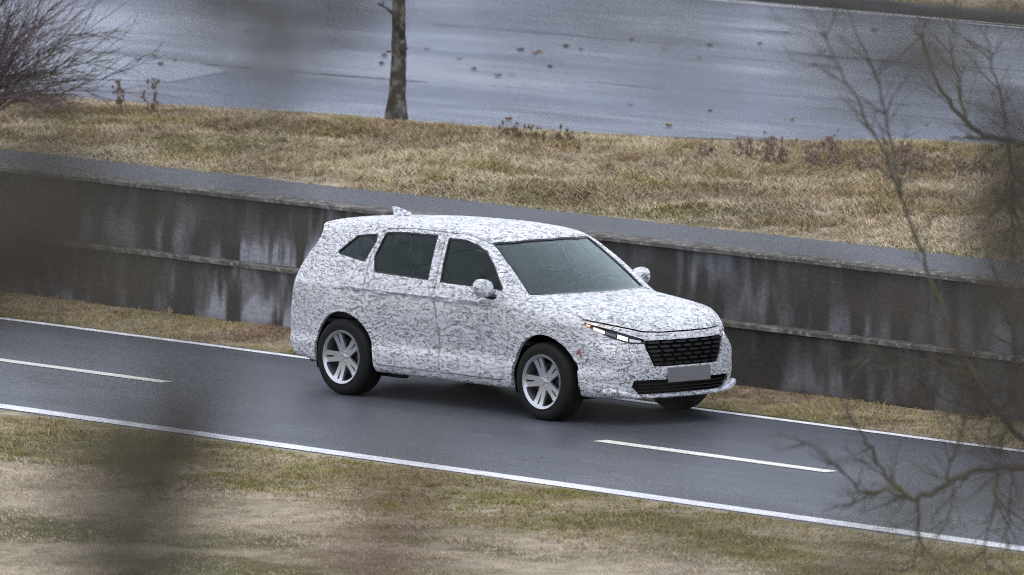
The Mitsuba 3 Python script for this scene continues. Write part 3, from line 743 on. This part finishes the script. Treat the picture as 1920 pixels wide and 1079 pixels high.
# wheels -----------------------------------------------------------------------------------
def revolve_y(profile, n=72):
    """profile of (r, y) turned about the y axis"""
    pr = np.array(profile, float); m = len(pr)
    a = np.arange(n) / n * 2 * np.pi
    V = np.stack([pr[None, :, 0] * np.cos(a)[:, None], np.broadcast_to(pr[None, :, 1], (n, m)), pr[None, :, 0] * np.sin(a)[:, None]], -1).reshape(-1, 3)
    i = np.arange(n)[:, None] * m; i2 = ((np.arange(n) + 1) % n)[:, None] * m; k = np.arange(m - 1)[None]
    q = np.stack([i + k, i + k + 1, i2 + k + 1, i2 + k], -1).reshape(-1, 4)
    return mk(V, np.vstack([q[:, [0, 1, 2]], q[:, [0, 2, 3]]]))
TR = .357
tyre_prof = [(.236, .10), (.250, .118), (.285, .126), (.320, .122), (.343, .108), (.352, .092), (TR, .07), (TR, .052), (TR - .007, .050), (TR - .007, .044), (TR, .042), (TR, .005), (TR - .007, .003), (TR - .007, -.003), (TR, -.005),
             (TR, -.042), (TR - .007, -.044), (TR - .007, -.050), (TR, -.052), (TR, -.07), (.352, -.092), (.343, -.108), (.320, -.122), (.312, -.1205), (.308, -.1235), (.285, -.126), (.256, -.120), (.250, -.118), (.236, -.10)]
TYRE = revolve_y(tyre_prof, 96)
# rim face, 2-D: five twin spokes
hub = Point(0, 0).buffer(.062, quad_segs=16)
ringp = Point(0, 0).buffer(.247, quad_segs=32).difference(Point(0, 0).buffer(.222, quad_segs=32))
sp = []
for k in range(5):
    a = math.radians(38 + 72 * k)
    w = Polygon([(.03, -.040), (.03, .040), (.150, .050), (.23, .060), (.23, -.060), (.150, -.050)])
    slot = Polygon([(.10, -.002), (.10, .002), (.16, .004), (.215, .007), (.215, -.007), (.16, -.004)]).buffer(.003)
    g = shapely.affinity.rotate(w.difference(slot), math.degrees(a), origin=(0, 0)); sp.append(g)
face2 = unary_union([hub, ringp] + sp).buffer(.006, quad_segs=4).buffer(-.006, quad_segs=4)
face2 = face2.difference(Point(0, 0).buffer(.012))
fm = m3.CrossSection([np.array(face2.exterior.coords)[:-1]] + [np.array(i.coords)[:-1] for i in face2.interiors], m3.FillRule.EvenOdd)
fmani = m3.Manifold.extrude(fm, .026).refine_to_length(.012)
def rim_shape(m):
    t = tri(m); v = t.vertices.copy()
    r = np.hypot(v[:, 0], v[:, 1])
    dish = .020 * np.clip(1 - (r / .21) ** 2, -1, 1) * -1
    d2 = np.where(r > .21, .018 * np.clip((r - .21) / .03, 0, 1), 0)
    y = -(.078 + v[:, 2] + dish + d2)
    t.vertices = np.stack([v[:, 0], y, v[:, 1]], 1); t.invert() if t.volume < 0 else None
    return t
RIMFACE = rim_shape(fmani)
BARREL = revolve_y([(.246, -.122), (.250, -.118), (.250, -.108), (.236, -.100), (.228, -.06), (.222, .10), (.244, .118), (.250, .118), (.238, .112), (.216, .098), (.221, -.06), (.229, -.098), (.246, -.122)], 72)
DISC = revolve_y([(.02, -.035), (.165, -.035), (.165, -.010), (.02, -.010), (.02, -.035)], 48)
HUBM = revolve_y([(.001, -.012), (.10, -.012), (.10, .02), (.001, .02)], 32)
CAP = revolve_y([(.0005, -.094), (.024, -.092), (.030, -.086), (.030, -.06)], 32)
NUTS = []
for k in range(5):
    a = math.radians(74 + 72 * k)
    c = trimesh.creation.cylinder(.009, .03, sections=6); c.apply_transform(trimesh.transformations.rotation_matrix(math.pi / 2, (1, 0, 0))); c.apply_translation((.044 * math.cos(a), -.083, .044 * math.sin(a))); NUTS.append(c)
def wheel(x, y, sgn, steer=0.0):
    k = part_key(CAR, 'wheel')
    M = T().rotate([0, 0, 1], math.degrees(.0237)).translate([x, y, TR - .004]).rotate([0, 0, 1], steer)
    if sgn > 0: M = M.rotate([0, 0, 1], 180)
    add(k, cat([BARREL]), 'alloy_dark', smooth=35, to_world=M)
    add(f'{k}__rim', cat([RIMFACE]), 'alloy', smooth=40, to_world=M)
    add(f'{k}__tyre', TYRE, 'rubber', smooth=50, to_world=M)
    add(f'{k}__brake_disc', cat([DISC, HUBM]), 'brake_steel', smooth=35, to_world=M)
    add(f'{k}__hub_cap', cat([CAP] + NUTS), 'alloy', smooth=35, to_world=M)
for x in (1.36, -1.34):
    for sgn in (-1, 1): wheel(x, sgn * .795, sgn)
#PART3
# ------------------------------------------------------------------ trees and shrubs
def unit(v): return v / (np.linalg.norm(v) + 1e-12)

def grow(mb, r_, p, d, L, rad, depth, bend=0.35, lift=0.15, kids=(3, 5), spread=0.7, n=5):
    """a twig with its side twigs"""
    k = 6; pts = [np.array(p, float)]; d = unit(np.array(d, float))
    for _ in range(k):
        d = unit(d + r_.normal(0, bend / k * 1.6, 3) + np.array([0, 0, lift / k]))
        pts.append(pts[-1] + d * L / k)
    rr = np.linspace(rad, rad * 0.35, k + 1)
    mb.put(*tube(pts, rr, n if rad > 0.006 else 4))
    if depth <= 0: return
    for _ in range(r_.integers(kids[0], kids[1] + 1)):
        t = r_.uniform(0.2, 0.95); i = min(int(t * k), k - 1)
        q = pts[i] + (pts[i + 1] - pts[i]) * (t * k - i)
        ax = unit(np.cross(pts[i + 1] - pts[i], r_.normal(0, 1, 3)))
        dd = unit(unit(pts[i + 1] - pts[i]) * math.cos(spread) + ax * math.sin(spread))
        grow(mb, r_, q, dd, L * r_.uniform(0.35, 0.6) * (1.1 - 0.4 * t), max(rad * 0.45, 0.0022), depth - 1, bend, lift, kids, spread, n)

def spline(pts, n):
    pts = np.asarray(pts, float); t = np.concatenate([[0], np.cumsum(np.linalg.norm(np.diff(pts, axis=0), axis=1))]); t /= t[-1]
    return PchipInterpolator(t, pts)(np.linspace(0, 1, n))

def limb(mb, r_, pts, r0, r1, twigs, tl, tr, depth=1, wig=0.0, bend=0.4, lift=0.1, n=8, spread=0.75, taper=False):
    c = spline(pts, max(8, 4 * len(pts)))
    c[1:-1] += r_.normal(0, wig, (len(c) - 2, 3))
    rr = np.linspace(r0, r1, len(c)) * r_.uniform(0.9, 1.15, len(c)) * (np.clip((1 - np.linspace(0, 1, len(c))) / .16, .22, 1) if taper else 1)
    mb.put(*tube(c, rr, n))
    for _ in range(twigs):
        i = r_.integers(1, len(c) - 1); t = unit(c[i + 1] - c[i])
        ax = unit(np.cross(t, r_.normal(0, 1, 3)))
        grow(mb, r_, c[i], unit(t * math.cos(spread) + ax * math.sin(spread)), tl * r_.uniform(0.5, 1.2), tr * r_.uniform(0.7, 1.2), depth, bend, lift)

scene['rust_twig'] = diffuse((0.12, 0.07, 0.05))
# --- slim tree at the edge of the wet pavement
TK = 'young_tree'
tag(TK, 'slim lichen spotted tree trunk at the edge of the wet pavement', 'tree')
r_ = np.random.default_rng(21); b0 = np.array([-12.65, 9.59, 1.30])
tr_pts = [b0 + (0, 0, -.12), b0 + (.0, 0, .05), b0 + (.01, 0, .2), b0 + (.02, .01, .6), b0 + (.0, .02, 1.3), b0 + (.03, .05, 2.6), b0 + (.0, .1, 4.2), b0 + (.1, .1, 6.0)]
c = spline(tr_pts, 60); h = c[:, 2] - b0[2]
rad = np.interp(h, [-.2, 0, .08, .2, .5, 1.3, 3, 6], [.19, .135, .118, .098, .083, .068, .06, .03]) * (1 + .05 * np.sin(h * 17) * np.exp(-h))
v, f = tube(c, rad, 20)
dv = meshkit.fbm(v * [22, 22, 9], 3, 5)[:, None] - .5
ctr = np.repeat(c, 20, axis=0); v = v + (v - ctr) * dv * 0.32
for hz in (0.98, 1.17):      # bark rings
    g = np.exp(-((v[:, 2:] - b0[2] - hz) / .02) ** 2); v = v + (v - ctr) * g * 0.16
add(TK + '__trunk', mk(v, f), 'bark', smooth=60)
for pp, ra, rb, tw in (([(-.05, -.03, 1.14), (-.10, -.06, 1.19), (-.16, -.14, 1.24)], .018, .011, 1), ([(-.05, -.04, .73), (-.08, -.08, .735)], .012, .008, 0), ([(.05, .04, .76), (.085, .09, .775)], .012, .007, 0)):
    mb = MB(); limb(mb, r_, [b0 + q for q in pp], ra, rb, tw, .10, .004)
    add(part_key(TK, 'branch_stub'), mb.mesh(), 'bark', smooth=60)
mb = MB()
for k in range(9):
    z = 2.4 + .4 * k; a = k * 2.4
    i = np.argmin(abs(h - z))
    d = np.array([math.cos(a), math.sin(a), .75])
    limb(mb, r_, [c[i], c[i] + d * .6, c[i] + d * (1.3 + .1 * k) + (0, 0, .2)], .022, .006, 6, .7, .006, 1)
add(TK + '__crown', mb.mesh(), 'bark', smooth=60)

# --- reddish shrub at the left end of the bank
BK = 'bare_shrub'
tag(BK, 'bare purple brown shrub with fanned twigs at the left of the bank', 'shrub')
r_ = np.random.default_rng(33); b0 = np.array([-15.3, 5.95, 1.30]); mb = MB(); mb2 = MB()
HR = np.array([0.665, 0.747, 0.0])
for k in range(90):
    a = r_.uniform(-.9, 1.3); dpt = r_.normal(0, .35)
    d = unit(HR * math.sin(a) + np.array([-.742, .663, 0]) * dpt + np.array([0, 0, 1]) * math.cos(a))
    st = b0 + HR * r_.normal(0, .14) + np.array([-.74, .66, 0]) * r_.normal(0, .12)
    L = r_.uniform(.9, 1.9)
    end = st + d * L + np.array([0, 0, -.22 * abs(math.sin(a)) ** 3 * L * .4])
    c = spline([st - (0, 0, .1), st + d * L * .45 + (0, 0, .10), end], 9)
    (mb if k % 3 else mb2).put(*tube(c, np.linspace(.009, .0025, 9), 5))
    for _ in range(12):
        i = r_.integers(2, 8); t = unit(c[i + 1] - c[i])
        ax = unit(np.cross(t, r_.normal(0, 1, 3)))
        grow(mb if k % 3 else mb2, r_, c[i], unit(t * .88 + ax * .48), L * r_.uniform(.22, .5), .0045, 1, .3, .12, (2, 4), .45, 4)
add(BK + '__stems', mb.mesh(), 'red_twig', smooth=60)
add(BK + '__stems_001', mb2.mesh(), 'twig', smooth=60)

# --- trees and saplings whose limbs are drawn by hand, points in metres
AWAY = np.array([-.7457, .6661, -.09])
def plant(key, label, cat_, depth_jitter, stems, mat, seed, trunk, twig_r, wig):
    """stems: list of (points, first radius, last radius, twigs, twig length, depth of branching)"""
    r_ = np.random.default_rng(seed)
    tag(key, label, cat_)
    if trunk is not None:
        b, q, rt, rtop = trunk
        zb = float(ground_z(b[0], b[1])) - .1
        base, top = np.array([*b, zb]), np.array([*q, zb + rtop])
        c = spline([base, base * .6 + top * .4 + (.06, .03, 0), top], 30)
        v, f = tube(c, np.interp(np.linspace(0, 1, 30), [0, .05, 1], [rt * 1.6, rt, rt * .4]), 14)
        v = v + (v - np.repeat(c, 14, axis=0)) * (meshkit.fbm(v * [14, 14, 5], 3, seed)[:, None] - .5) * .4
        add(key + '__trunk', mk(v, f), 'bark', smooth=60)
    for pts, r0, r1, tw, tl, dep in stems:
        jit = r_.normal(0, depth_jitter)
        q = [np.array(p) + AWAY * jit * i / len(pts) for i, p in enumerate(pts)]
        stems_n = 4 if (key.startswith('near_sapling') and r0 > .02) else 1     # the thick ones grow as a clump of thinner stems
        for b in range(stems_n):
            off = r_.normal(0, 1.15 * r0, (len(q), 3)) * np.linspace(.6, 1.3, len(q))[:, None] * (stems_n > 1); k_ = .29 if stems_n > 1 else 1
            mb = MB(); limb(mb, r_, np.array(q) + off, r0 * k_, r1 * k_, max(tw // stems_n, 2) if stems_n > 1 else tw, tl, twig_r, dep, wig=wig, taper=key.startswith('near'))
            add(part_key(key, 'limb'), mb.mesh(), mat, smooth=60)

# the tree at the right, between the camera and the road
plant('bare_tree', 'bare lichen grown tree reaching in from the right in front of the road', 'tree', 0.456, [
    ([(20.599, -12.842, 2.802), (20.482, -13.053, 2.243), (20.267, -13.309, 2.138), (20.119, -13.476, 2.132), (19.974, -13.645, 2.084), (19.848, -13.805, 1.952), (19.77, -13.9, 1.902)], 0.0293, 0.0183, 17, 0.442, 1),
    ([(19.77, -13.9, 1.902), (19.712, -13.958, 1.949), (19.568, -14.084, 2.188), (19.449, -14.182, 2.446), (19.33, -14.28, 2.685)], 0.0159, 0.0049, 15, 0.390, 1),
    ([(19.77, -13.9, 1.902), (19.637, -14.041, 1.959), (19.562, -14.125, 1.958), (19.386, -14.295, 2.14), (19.178, -14.498, 2.347)], 0.0122, 0.0037, 15, 0.364, 1),
    ([(19.567, -14.119, 1.958), (19.495, -14.213, 1.871), (19.372, -14.353, 1.85)], 0.0061, 0.0024, 5, 0.195, 0),
    ([(19.795, -13.872, 1.903), (19.813, -13.884, 1.673), (19.816, -13.922, 1.394)], 0.0110, 0.0049, 8, 0.286, 1),
    ([(20.139, -13.454, 2.132), (20.145, -13.485, 1.865), (20.124, -13.542, 1.642), (20.157, -13.547, 1.345)], 0.0110, 0.0049, 13, 0.312, 1),
    ([(20.218, -13.365, 2.134), (20.224, -13.386, 1.941), (20.225, -13.423, 1.681), (20.223, -13.457, 1.458)], 0.0098, 0.0037, 11, 0.312, 1),
    ([(19.95, -13.674, 2.077), (19.94, -13.721, 1.824), (19.891, -13.803, 1.637)], 0.0073, 0.0037, 8, 0.260, 1),
    ([(19.915, -13.717, 2.046), (19.934, -13.663, 2.269), (19.966, -13.596, 2.493), (19.926, -13.613, 2.678)], 0.0085, 0.0037, 8, 0.325, 1),
    ([(20.474, -12.736, 4.508), (20.286, -12.966, 4.375), (20.086, -13.187, 4.397), (19.96, -13.325, 4.416), (19.876, -13.41, 4.478), (19.773, -13.51, 4.587), (19.685, -13.584, 4.753), (19.59, -13.654, 5.011), (19.527, -13.692, 5.232)], 0.0268, 0.0061, 20, 0.442, 1),
    ([(19.935, -13.352, 4.416), (19.815, -13.485, 4.428), (19.715, -13.604, 4.382)], 0.0098, 0.0037, 6, 0.260, 0),
    ([(19.998, -13.283, 4.41), (20.053, -13.262, 4.129), (20.097, -13.261, 3.795), (20.111, -13.293, 3.461)], 0.0146, 0.0061, 17, 0.390, 1),
    ([(19.794, -13.489, 4.569), (19.756, -13.499, 4.791), (19.704, -13.526, 5.013), (19.69, -13.499, 5.31)], 0.0110, 0.0037, 10, 0.364, 1),
    ([(20.008, -13.268, 4.443), (19.961, -13.28, 4.721), (19.895, -13.316, 4.98), (19.845, -13.336, 5.239)], 0.0110, 0.0037, 11, 0.364, 1),
    ([(20.664, -12.909, 1.838), (20.361, -13.194, 2.203), (20.055, -13.477, 2.625), (19.872, -13.621, 3.048), (19.727, -13.724, 3.454), (19.65, -13.774, 3.712), (19.546, -13.847, 4.007), (19.448, -13.914, 4.302), (19.33, -14.004, 4.597), (19.21, -14.101, 4.855), (19.089, -14.184, 5.224)], 0.0220, 0.0049, 27, 0.390, 1),
    ([(19.546, -13.847, 4.007), (19.472, -13.877, 4.377), (19.386, -13.917, 4.765), (19.259, -14.009, 5.116), (19.191, -14.053, 5.337)], 0.0110, 0.0037, 15, 0.364, 1),
    ([(20.587, -12.812, 3.099), (20.314, -13.162, 2.797), (20.126, -13.392, 2.663), (19.992, -13.524, 2.783), (19.84, -13.689, 2.825), (19.66, -13.879, 2.903), (19.433, -14.127, 2.947)], 0.0159, 0.0037, 20, 0.364, 1),
    ([(20.186, -13.321, 2.683), (20.087, -13.454, 2.532), (19.935, -13.619, 2.566), (19.748, -13.805, 2.73)], 0.0122, 0.0037, 17, 0.338, 1),
    ([(20.152, -13.365, 2.645), (20.15, -13.319, 2.979), (20.049, -13.384, 3.311), (19.976, -13.424, 3.607)], 0.0122, 0.0037, 17, 0.364, 1),
    ([(20.26, -13.26, 2.536), (20.17, -13.377, 2.423), (20.135, -13.443, 2.236), (20.071, -13.488, 2.421)], 0.0122, 0.0049, 17, 0.312, 1)], 'twig', 45, ([20.576, -12.782], [20.625, -12.727], 0.1, 4.8), 0.00561, 0.00912)

# shrubs and saplings close to the camera, far out of focus
plant('near_sapling', 'blurred dark sapling clump close to the camera at the lower left', 'sapling', 0.073, [
    ([(64.991, -58.558, 8.33), (64.94, -58.538, 8.866), (64.914, -58.531, 9.116), (64.898, -58.537, 9.205), (64.89, -58.539, 9.258), (64.872, -58.546, 9.347)], 0.0396, 0.0180, 9, 0.208, 1),
    ([(64.896, -58.537, 9.223), (64.905, -58.522, 9.259), (64.917, -58.501, 9.307), (64.924, -58.488, 9.348)], 0.0288, 0.0144, 5, 0.156, 1),
    ([(64.932, -58.54, 8.925), (64.934, -58.509, 9.117), (64.923, -58.512, 9.187), (64.938, -58.486, 9.247)], 0.0324, 0.0144, 8, 0.182, 1),
    ([(64.928, -58.552, 8.866), (64.87, -58.583, 9.103), (64.852, -58.593, 9.168), (64.852, -58.586, 9.222)], 0.0252, 0.0108, 6, 0.156, 1),
    ([(64.898, -58.542, 9.175), (64.872, -58.564, 9.222), (64.854, -58.58, 9.252)], 0.0144, 0.0054, 3, 0.130, 0)], 'twig', 51, None, 0.00720, 0.00146)
plant('near_sapling_001', 'blurred red brown twig tip close to the camera at the bottom', 'sapling', 0.067, [
    ([(65.998, -59.076, 8.431), (65.939, -59.056, 9.026), (65.913, -59.053, 9.254), (65.905, -59.058, 9.281), (65.9, -59.059, 9.308)], 0.0468, 0.0396, 4, 0.065, 1)], 'rust_twig', 52, None, 0.00720, 0.00133)
plant('near_sapling_002', 'blurred olive sapling close to the camera at the lower right', 'sapling', 0.077, [
    ([(65.11, -57.536, 8.229), (65.056, -57.515, 8.791), (65.026, -57.511, 9.054), (65.019, -57.513, 9.091), (65.011, -57.514, 9.147)], 0.0540, 0.0252, 6, 0.130, 1),
    ([(65.024, -57.511, 9.066), (65.047, -57.479, 9.11), (65.079, -57.44, 9.13)], 0.0126, 0.0054, 3, 0.130, 0)], 'twig', 53, None, 0.00720, 0.00154)
plant('near_tree', 'blurred tree close to the camera along the left edge with drooping branches', 'tree', 0.081, [
    ([(63.624, -57.995, 9.254), (63.711, -57.888, 9.322), (63.778, -57.806, 9.369), (63.815, -57.76, 9.403), (63.859, -57.711, 9.407)], 0.0666, 0.0259, 16, 0.182, 1),
    ([(63.629, -57.998, 9.202), (63.739, -57.859, 9.309), (63.79, -57.798, 9.337), (63.848, -57.735, 9.325)], 0.0629, 0.0222, 14, 0.182, 1),
    ([(63.607, -57.984, 9.465), (63.739, -57.844, 9.415), (63.79, -57.783, 9.436), (63.814, -57.752, 9.469)], 0.0222, 0.0074, 7, 0.182, 1),
    ([(63.565, -57.955, 9.992), (63.803, -57.696, 9.944), (63.973, -57.526, 9.802), (64.039, -57.468, 9.691), (63.994, -57.529, 9.614), (63.936, -57.605, 9.544)], 0.0370, 0.0185, 7, 0.156, 1),
    ([(63.614, -57.988, 9.386), (63.715, -57.875, 9.388), (63.784, -57.795, 9.403), (63.814, -57.768, 9.357)], 0.0407, 0.0185, 12, 0.182, 1),
    ([(64.039, -57.468, 9.691), (64.013, -57.506, 9.631), (63.969, -57.555, 9.63), (63.932, -57.594, 9.65)], 0.0222, 0.0111, 6, 0.156, 1),
    ([(63.581, -57.966, 9.794), (63.811, -57.702, 9.838), (63.916, -57.599, 9.735), (63.954, -57.578, 9.591), (63.974, -57.575, 9.452), (63.971, -57.597, 9.327)], 0.0222, 0.0111, 9, 0.130, 1),
    ([(63.973, -57.526, 9.802), (64.121, -57.357, 9.825), (64.222, -57.26, 9.715), (64.255, -57.235, 9.629), (64.267, -57.23, 9.57)], 0.0166, 0.0093, 5, 0.130, 1),
    ([(63.631, -57.976, 9.334), (63.795, -57.802, 9.271), (63.845, -57.757, 9.193), (63.863, -57.745, 9.14)], 0.0148, 0.0074, 4, 0.156, 1)], 'twig', 54, ([63.613, -58.0], [63.622, -57.99], 0.07, 4.2), 0.00740, 0.00162)
plant('near_tree_001', 'blurred tree close to the camera along the right edge', 'tree', 0.097, [
    ([(62.849, -54.836, 8.946), (62.733, -54.958, 9.007), (62.679, -55.007, 9.085), (62.661, -55.013, 9.18), (62.656, -55.005, 9.275)], 0.0518, 0.0259, 16, 0.208, 1),
    ([(62.836, -54.828, 9.104), (62.723, -54.941, 9.197), (62.632, -55.023, 9.338), (62.568, -55.084, 9.416), (62.49, -55.164, 9.462)], 0.0444, 0.0166, 18, 0.208, 1),
    ([(62.823, -54.819, 9.262), (62.702, -54.928, 9.45), (62.611, -55.028, 9.464), (62.551, -55.11, 9.36)], 0.0370, 0.0148, 14, 0.208, 1),
    ([(62.861, -54.845, 8.788), (62.743, -54.964, 8.881), (62.644, -55.059, 8.99), (62.544, -55.163, 9.051), (62.433, -55.287, 9.053)], 0.0204, 0.0074, 9, 0.195, 1),
    ([(62.868, -54.849, 8.709), (62.762, -54.968, 8.707), (62.703, -55.023, 8.785), (62.664, -55.053, 8.879)], 0.0333, 0.0111, 12, 0.195, 1),
    ([(62.817, -54.815, 9.341), (62.757, -54.917, 9.103), (62.706, -54.997, 8.943), (62.612, -55.095, 8.989)], 0.0204, 0.0074, 10, 0.195, 1)], 'twig', 55, ([62.846, -54.821], [62.857, -54.809], 0.07, 4.2), 0.00740, 0.00194)
plant('near_tree_002', 'blurred thin hanging twigs of a tree close to the camera above the middle', 'tree', 0.078, [
    ([(63.866, -58.278, 10.648), (64.343, -57.815, 10.149), (64.335, -57.871, 9.832), (64.337, -57.895, 9.641), (64.359, -57.894, 9.483), (64.357, -57.916, 9.349)], 0.0192, 0.0080, 16, 0.156, 1),
    ([(63.866, -58.278, 10.648), (64.411, -57.739, 10.151), (64.491, -57.686, 9.898), (64.53, -57.667, 9.734), (64.558, -57.655, 9.595), (64.548, -57.679, 9.499)], 0.0144, 0.0064, 10, 0.156, 1),
    ([(63.866, -58.278, 10.648), (64.503, -57.618, 10.28), (64.639, -57.52, 9.901), (64.688, -57.492, 9.711), (64.688, -57.515, 9.553), (64.732, -57.483, 9.439)], 0.0160, 0.0064, 14, 0.156, 1),
    ([(63.866, -58.278, 10.648), (64.503, -57.618, 10.28), (64.671, -57.465, 10.029), (64.757, -57.409, 9.751), (64.788, -57.399, 9.586), (64.773, -57.435, 9.446)], 0.0144, 0.0064, 12, 0.156, 1),
    ([(63.866, -58.278, 10.648), (64.291, -57.856, 10.275), (64.237, -57.972, 9.893), (64.267, -57.97, 9.671), (64.259, -58.002, 9.512), (64.291, -57.986, 9.373)], 0.0144, 0.0064, 14, 0.156, 1)], 'twig', 57, ([63.97, -58.348], [63.978, -58.338], 0.06, 3.8), 0.00640, 0.00156)
plant('near_sapling_003', 'blurred thin sapling close to the camera below the car', 'sapling', 0.070, [
    ([(65.7, -58.67, 8.334), (65.661, -58.623, 8.957), (65.657, -58.593, 9.195), (65.652, -58.584, 9.297), (65.649, -58.581, 9.348)], 0.0108, 0.0054, 3, 0.104, 0),
    ([(65.693, -58.661, 8.447), (65.626, -58.654, 9.013), (65.593, -58.666, 9.194), (65.571, -58.671, 9.323), (65.566, -58.66, 9.442), (65.558, -58.662, 9.488)], 0.0108, 0.0054, 3, 0.091, 0),
    ([(65.693, -58.661, 8.447), (65.714, -58.564, 8.958), (65.725, -58.517, 9.197), (65.708, -58.526, 9.269), (65.727, -58.498, 9.321)], 0.0126, 0.0054, 6, 0.130, 1),
    ([(65.693, -58.661, 8.447), (65.544, -58.755, 8.955), (65.472, -58.801, 9.192), (65.46, -58.807, 9.248), (65.477, -58.778, 9.316)], 0.0126, 0.0054, 8, 0.130, 1)], 'twig', 56, None, 0.00720, 0.00139)

# ------------------------------------------------------------------ dead weeds on the bank
def weed(s, l, hgt, n, seed, heads, label, col):
    key = numbered('dead_weed'); r_ = np.random.default_rng(seed); mb = MB(); z0 = float(ground_z(s, l))
    for _ in range(n):
        a = r_.uniform(0, 6.28); lean = r_.uniform(.05, .35)
        p = np.array([s + r_.normal(0, .05), l + r_.normal(0, .05), z0 - .02]); L = hgt * r_.uniform(.55, 1.1)
        d = np.array([math.cos(a) * lean, math.sin(a) * lean, 1])
        c = spline([p, p + d * L * .5, p + d * L + np.array([d[0], d[1], 0]) * .12], 6)
        mb.put(*tube(c, np.linspace(.006, .003, 6), 4))
        for _ in range(heads):
            i = r_.integers(2, 6); q = c[i] + r_.normal(0, .02, 3)
            m = trimesh.creation.icosphere(0, 1.0); m.vertices = m.vertices * [.012, .012, .02] * r_.uniform(.6, 1.5) + q
            mb.put(np.array(m.vertices), m.faces)
            mb.put(*tube([c[i], q], [.002, .002], 3))
    mat = 'weed_' + col
    add(key, mb.mesh(), mat, smooth=50); tag(key, label, 'weed', 'dead weeds on the bank')
scene['weed_purple'] = diffuse((0.27, 0.205, 0.17)); scene['weed_brown'] = diffuse((0.22, 0.17, 0.12))
ORD = ['leftmost', 'second', 'third', 'fourth', 'fifth', 'sixth', 'seventh', 'eighth', 'ninth', 'tenth', 'eleventh', 'twelfth', 'thirteenth', 'fourteenth', 'fifteenth']
def nth(i): return ORD[i] + ('' if i == 0 else ' from the left')
for i, (s, l, h) in enumerate(sorted([(-6.43, 9.13, .34), (-6.1, 8.9, .3), (-5.84, 8.87, .36), (-5.69, 9.1, .3), (-5.3, 8.8, .28), (-4.88, 8.63, .3), (-7.0, 9.43, .3), (-6.7, 8.6, .26), (-4.93, 9.12, .3), (-5.18, 9.88, .32), (-3.79, 9.73, .34), (-4.4, 9.4, .3), (-4.1, 8.9, .28), (-3.5, 9.1, .3), (-6.0, 9.7, .3)], key=lambda q: q[0] * .665 + q[1] * .747)):
    weed(s, l, h * .85, 8, 100 + i, 5, f'reddish dead weed with seed heads on the right of the bank, {nth(i)}', 'purple')
weed(-14.63, 7.45, .38, 4, 130, 7, 'upright dead weed stalk on the left bank, left one of two', 'brown')
weed(-14.67, 7.92, .38, 4, 131, 7, 'upright dead weed stalk on the left bank, right one of two', 'brown')
for i, (s, l) in enumerate([(-9.74, 8.58), (-9.34, 8.45), (-9.0, 8.7)]):
    weed(s, l, .2, 8, 140 + i, 4, f'low brown dead weed clump mid bank, {("left", "middle", "right")[i]} one of three', 'brown')

# ------------------------------------------------------------------ fallen leaves on the wet pavement
leaf_xy = [(-20.92, 13.16), (-20.59, 12.63), (-20.37, 12.99), (-19.96, 12.44), (-18.26, 10.92), (-23.3, 16.57), (-18.76, 15.88), (-19.37, 17.36), (-18.91, 17.18), (-19.06, 17.39), (-17.53, 15.01), (-16.61, 14.56), (-16.65, 14.8), (-19.53, 18.21), (-19.12, 18.08), (-18.6, 18.92), (-18.76, 19.77), (-17.41, 18.36), (-18.63, 20.46), (-19.49, 23.12), (-11.99, 10.61), (-12.78, 13.08), (-10.43, 11.5), (-11.66, 13.22), (-10.34, 13.19), (-18.69, 14.64), (-19.59, 15.46), (-9.09, 13.98), (-17.3, 15.96), (-20.07, 16.54), (-17.48, 20.41), (-19.93, 19.62)]
r_ = np.random.default_rng(5)
for nm, c in (('leaf_red', (.20, .085, .055)), ('leaf_tan', (.34, .25, .14)), ('leaf_dark', (.07, .05, .04))): scene[nm] = diffuse(c)
def leaf_mesh(size, seed):
    q = np.random.default_rng(seed); n = 18
    a = np.linspace(0, 2 * np.pi, n, endpoint=False)
    rr = size * (.55 + .45 * np.abs(np.cos(2.5 * (a - .3)))) * q.uniform(.85, 1.15, n)
    ring = np.stack([rr * np.cos(a), rr * np.sin(a), .010 + .9 * rr * (.35 + .3 * np.sin(2 * a + q.uniform(0, 6)))], 1)
    mid = ring * [.5, .5, .45]
    V = np.vstack([[[0, 0, .006]], mid, ring]); i = np.arange(n); j = (i + 1) % n
    F = np.vstack([np.stack([i * 0, 1 + i, 1 + j], 1), np.stack([1 + i, 1 + n + i, 1 + n + j], 1), np.stack([1 + i, 1 + n + j, 1 + j], 1)])
    return mk(V, F)
leaf_xy = sorted(leaf_xy, key=lambda q: q[0] * .665 + q[1] * .747); leaf_n = {}
for i, (s, l) in enumerate(leaf_xy):
    key = numbered('fallen_leaf'); mat = ('leaf_red', 'leaf_tan', 'leaf_dark')[i % 3] 
    m = leaf_mesh(r_.uniform(.032, .052), 200 + i)
    m.apply_transform(trimesh.transformations.rotation_matrix(r_.uniform(0, 6.28), (0, 0, 1))); m.apply_translation((s, l, 1.302))
    add(key, m, mat, smooth=60)
    side = 'left' if s * .665 + l * .747 < -12.65 * .665 + 9.59 * .747 else 'right'
    word = {'leaf_red': 'red brown', 'leaf_tan': 'pale tan', 'leaf_dark': 'dark brown'}[mat]
    k = leaf_n.setdefault((mat, side), []); k.append(key)
    tag(key, f'fallen {word} leaf {side} of the slim tree, {nth(len(k) - 1)} of its colour', 'leaf', 'fallen leaves on the wet pavement')
m = cat([leaf_mesh(.05, 900)]); m.vertices = m.vertices[:, [0, 2, 1]] * [1, 1, 1]; m.apply_translation((-7.5, 2.14, .09))
add('dry_leaf', m, 'leaf_tan', smooth=60); tag('dry_leaf', 'single pale dry leaf leaning at the foot of the wall', 'leaf')
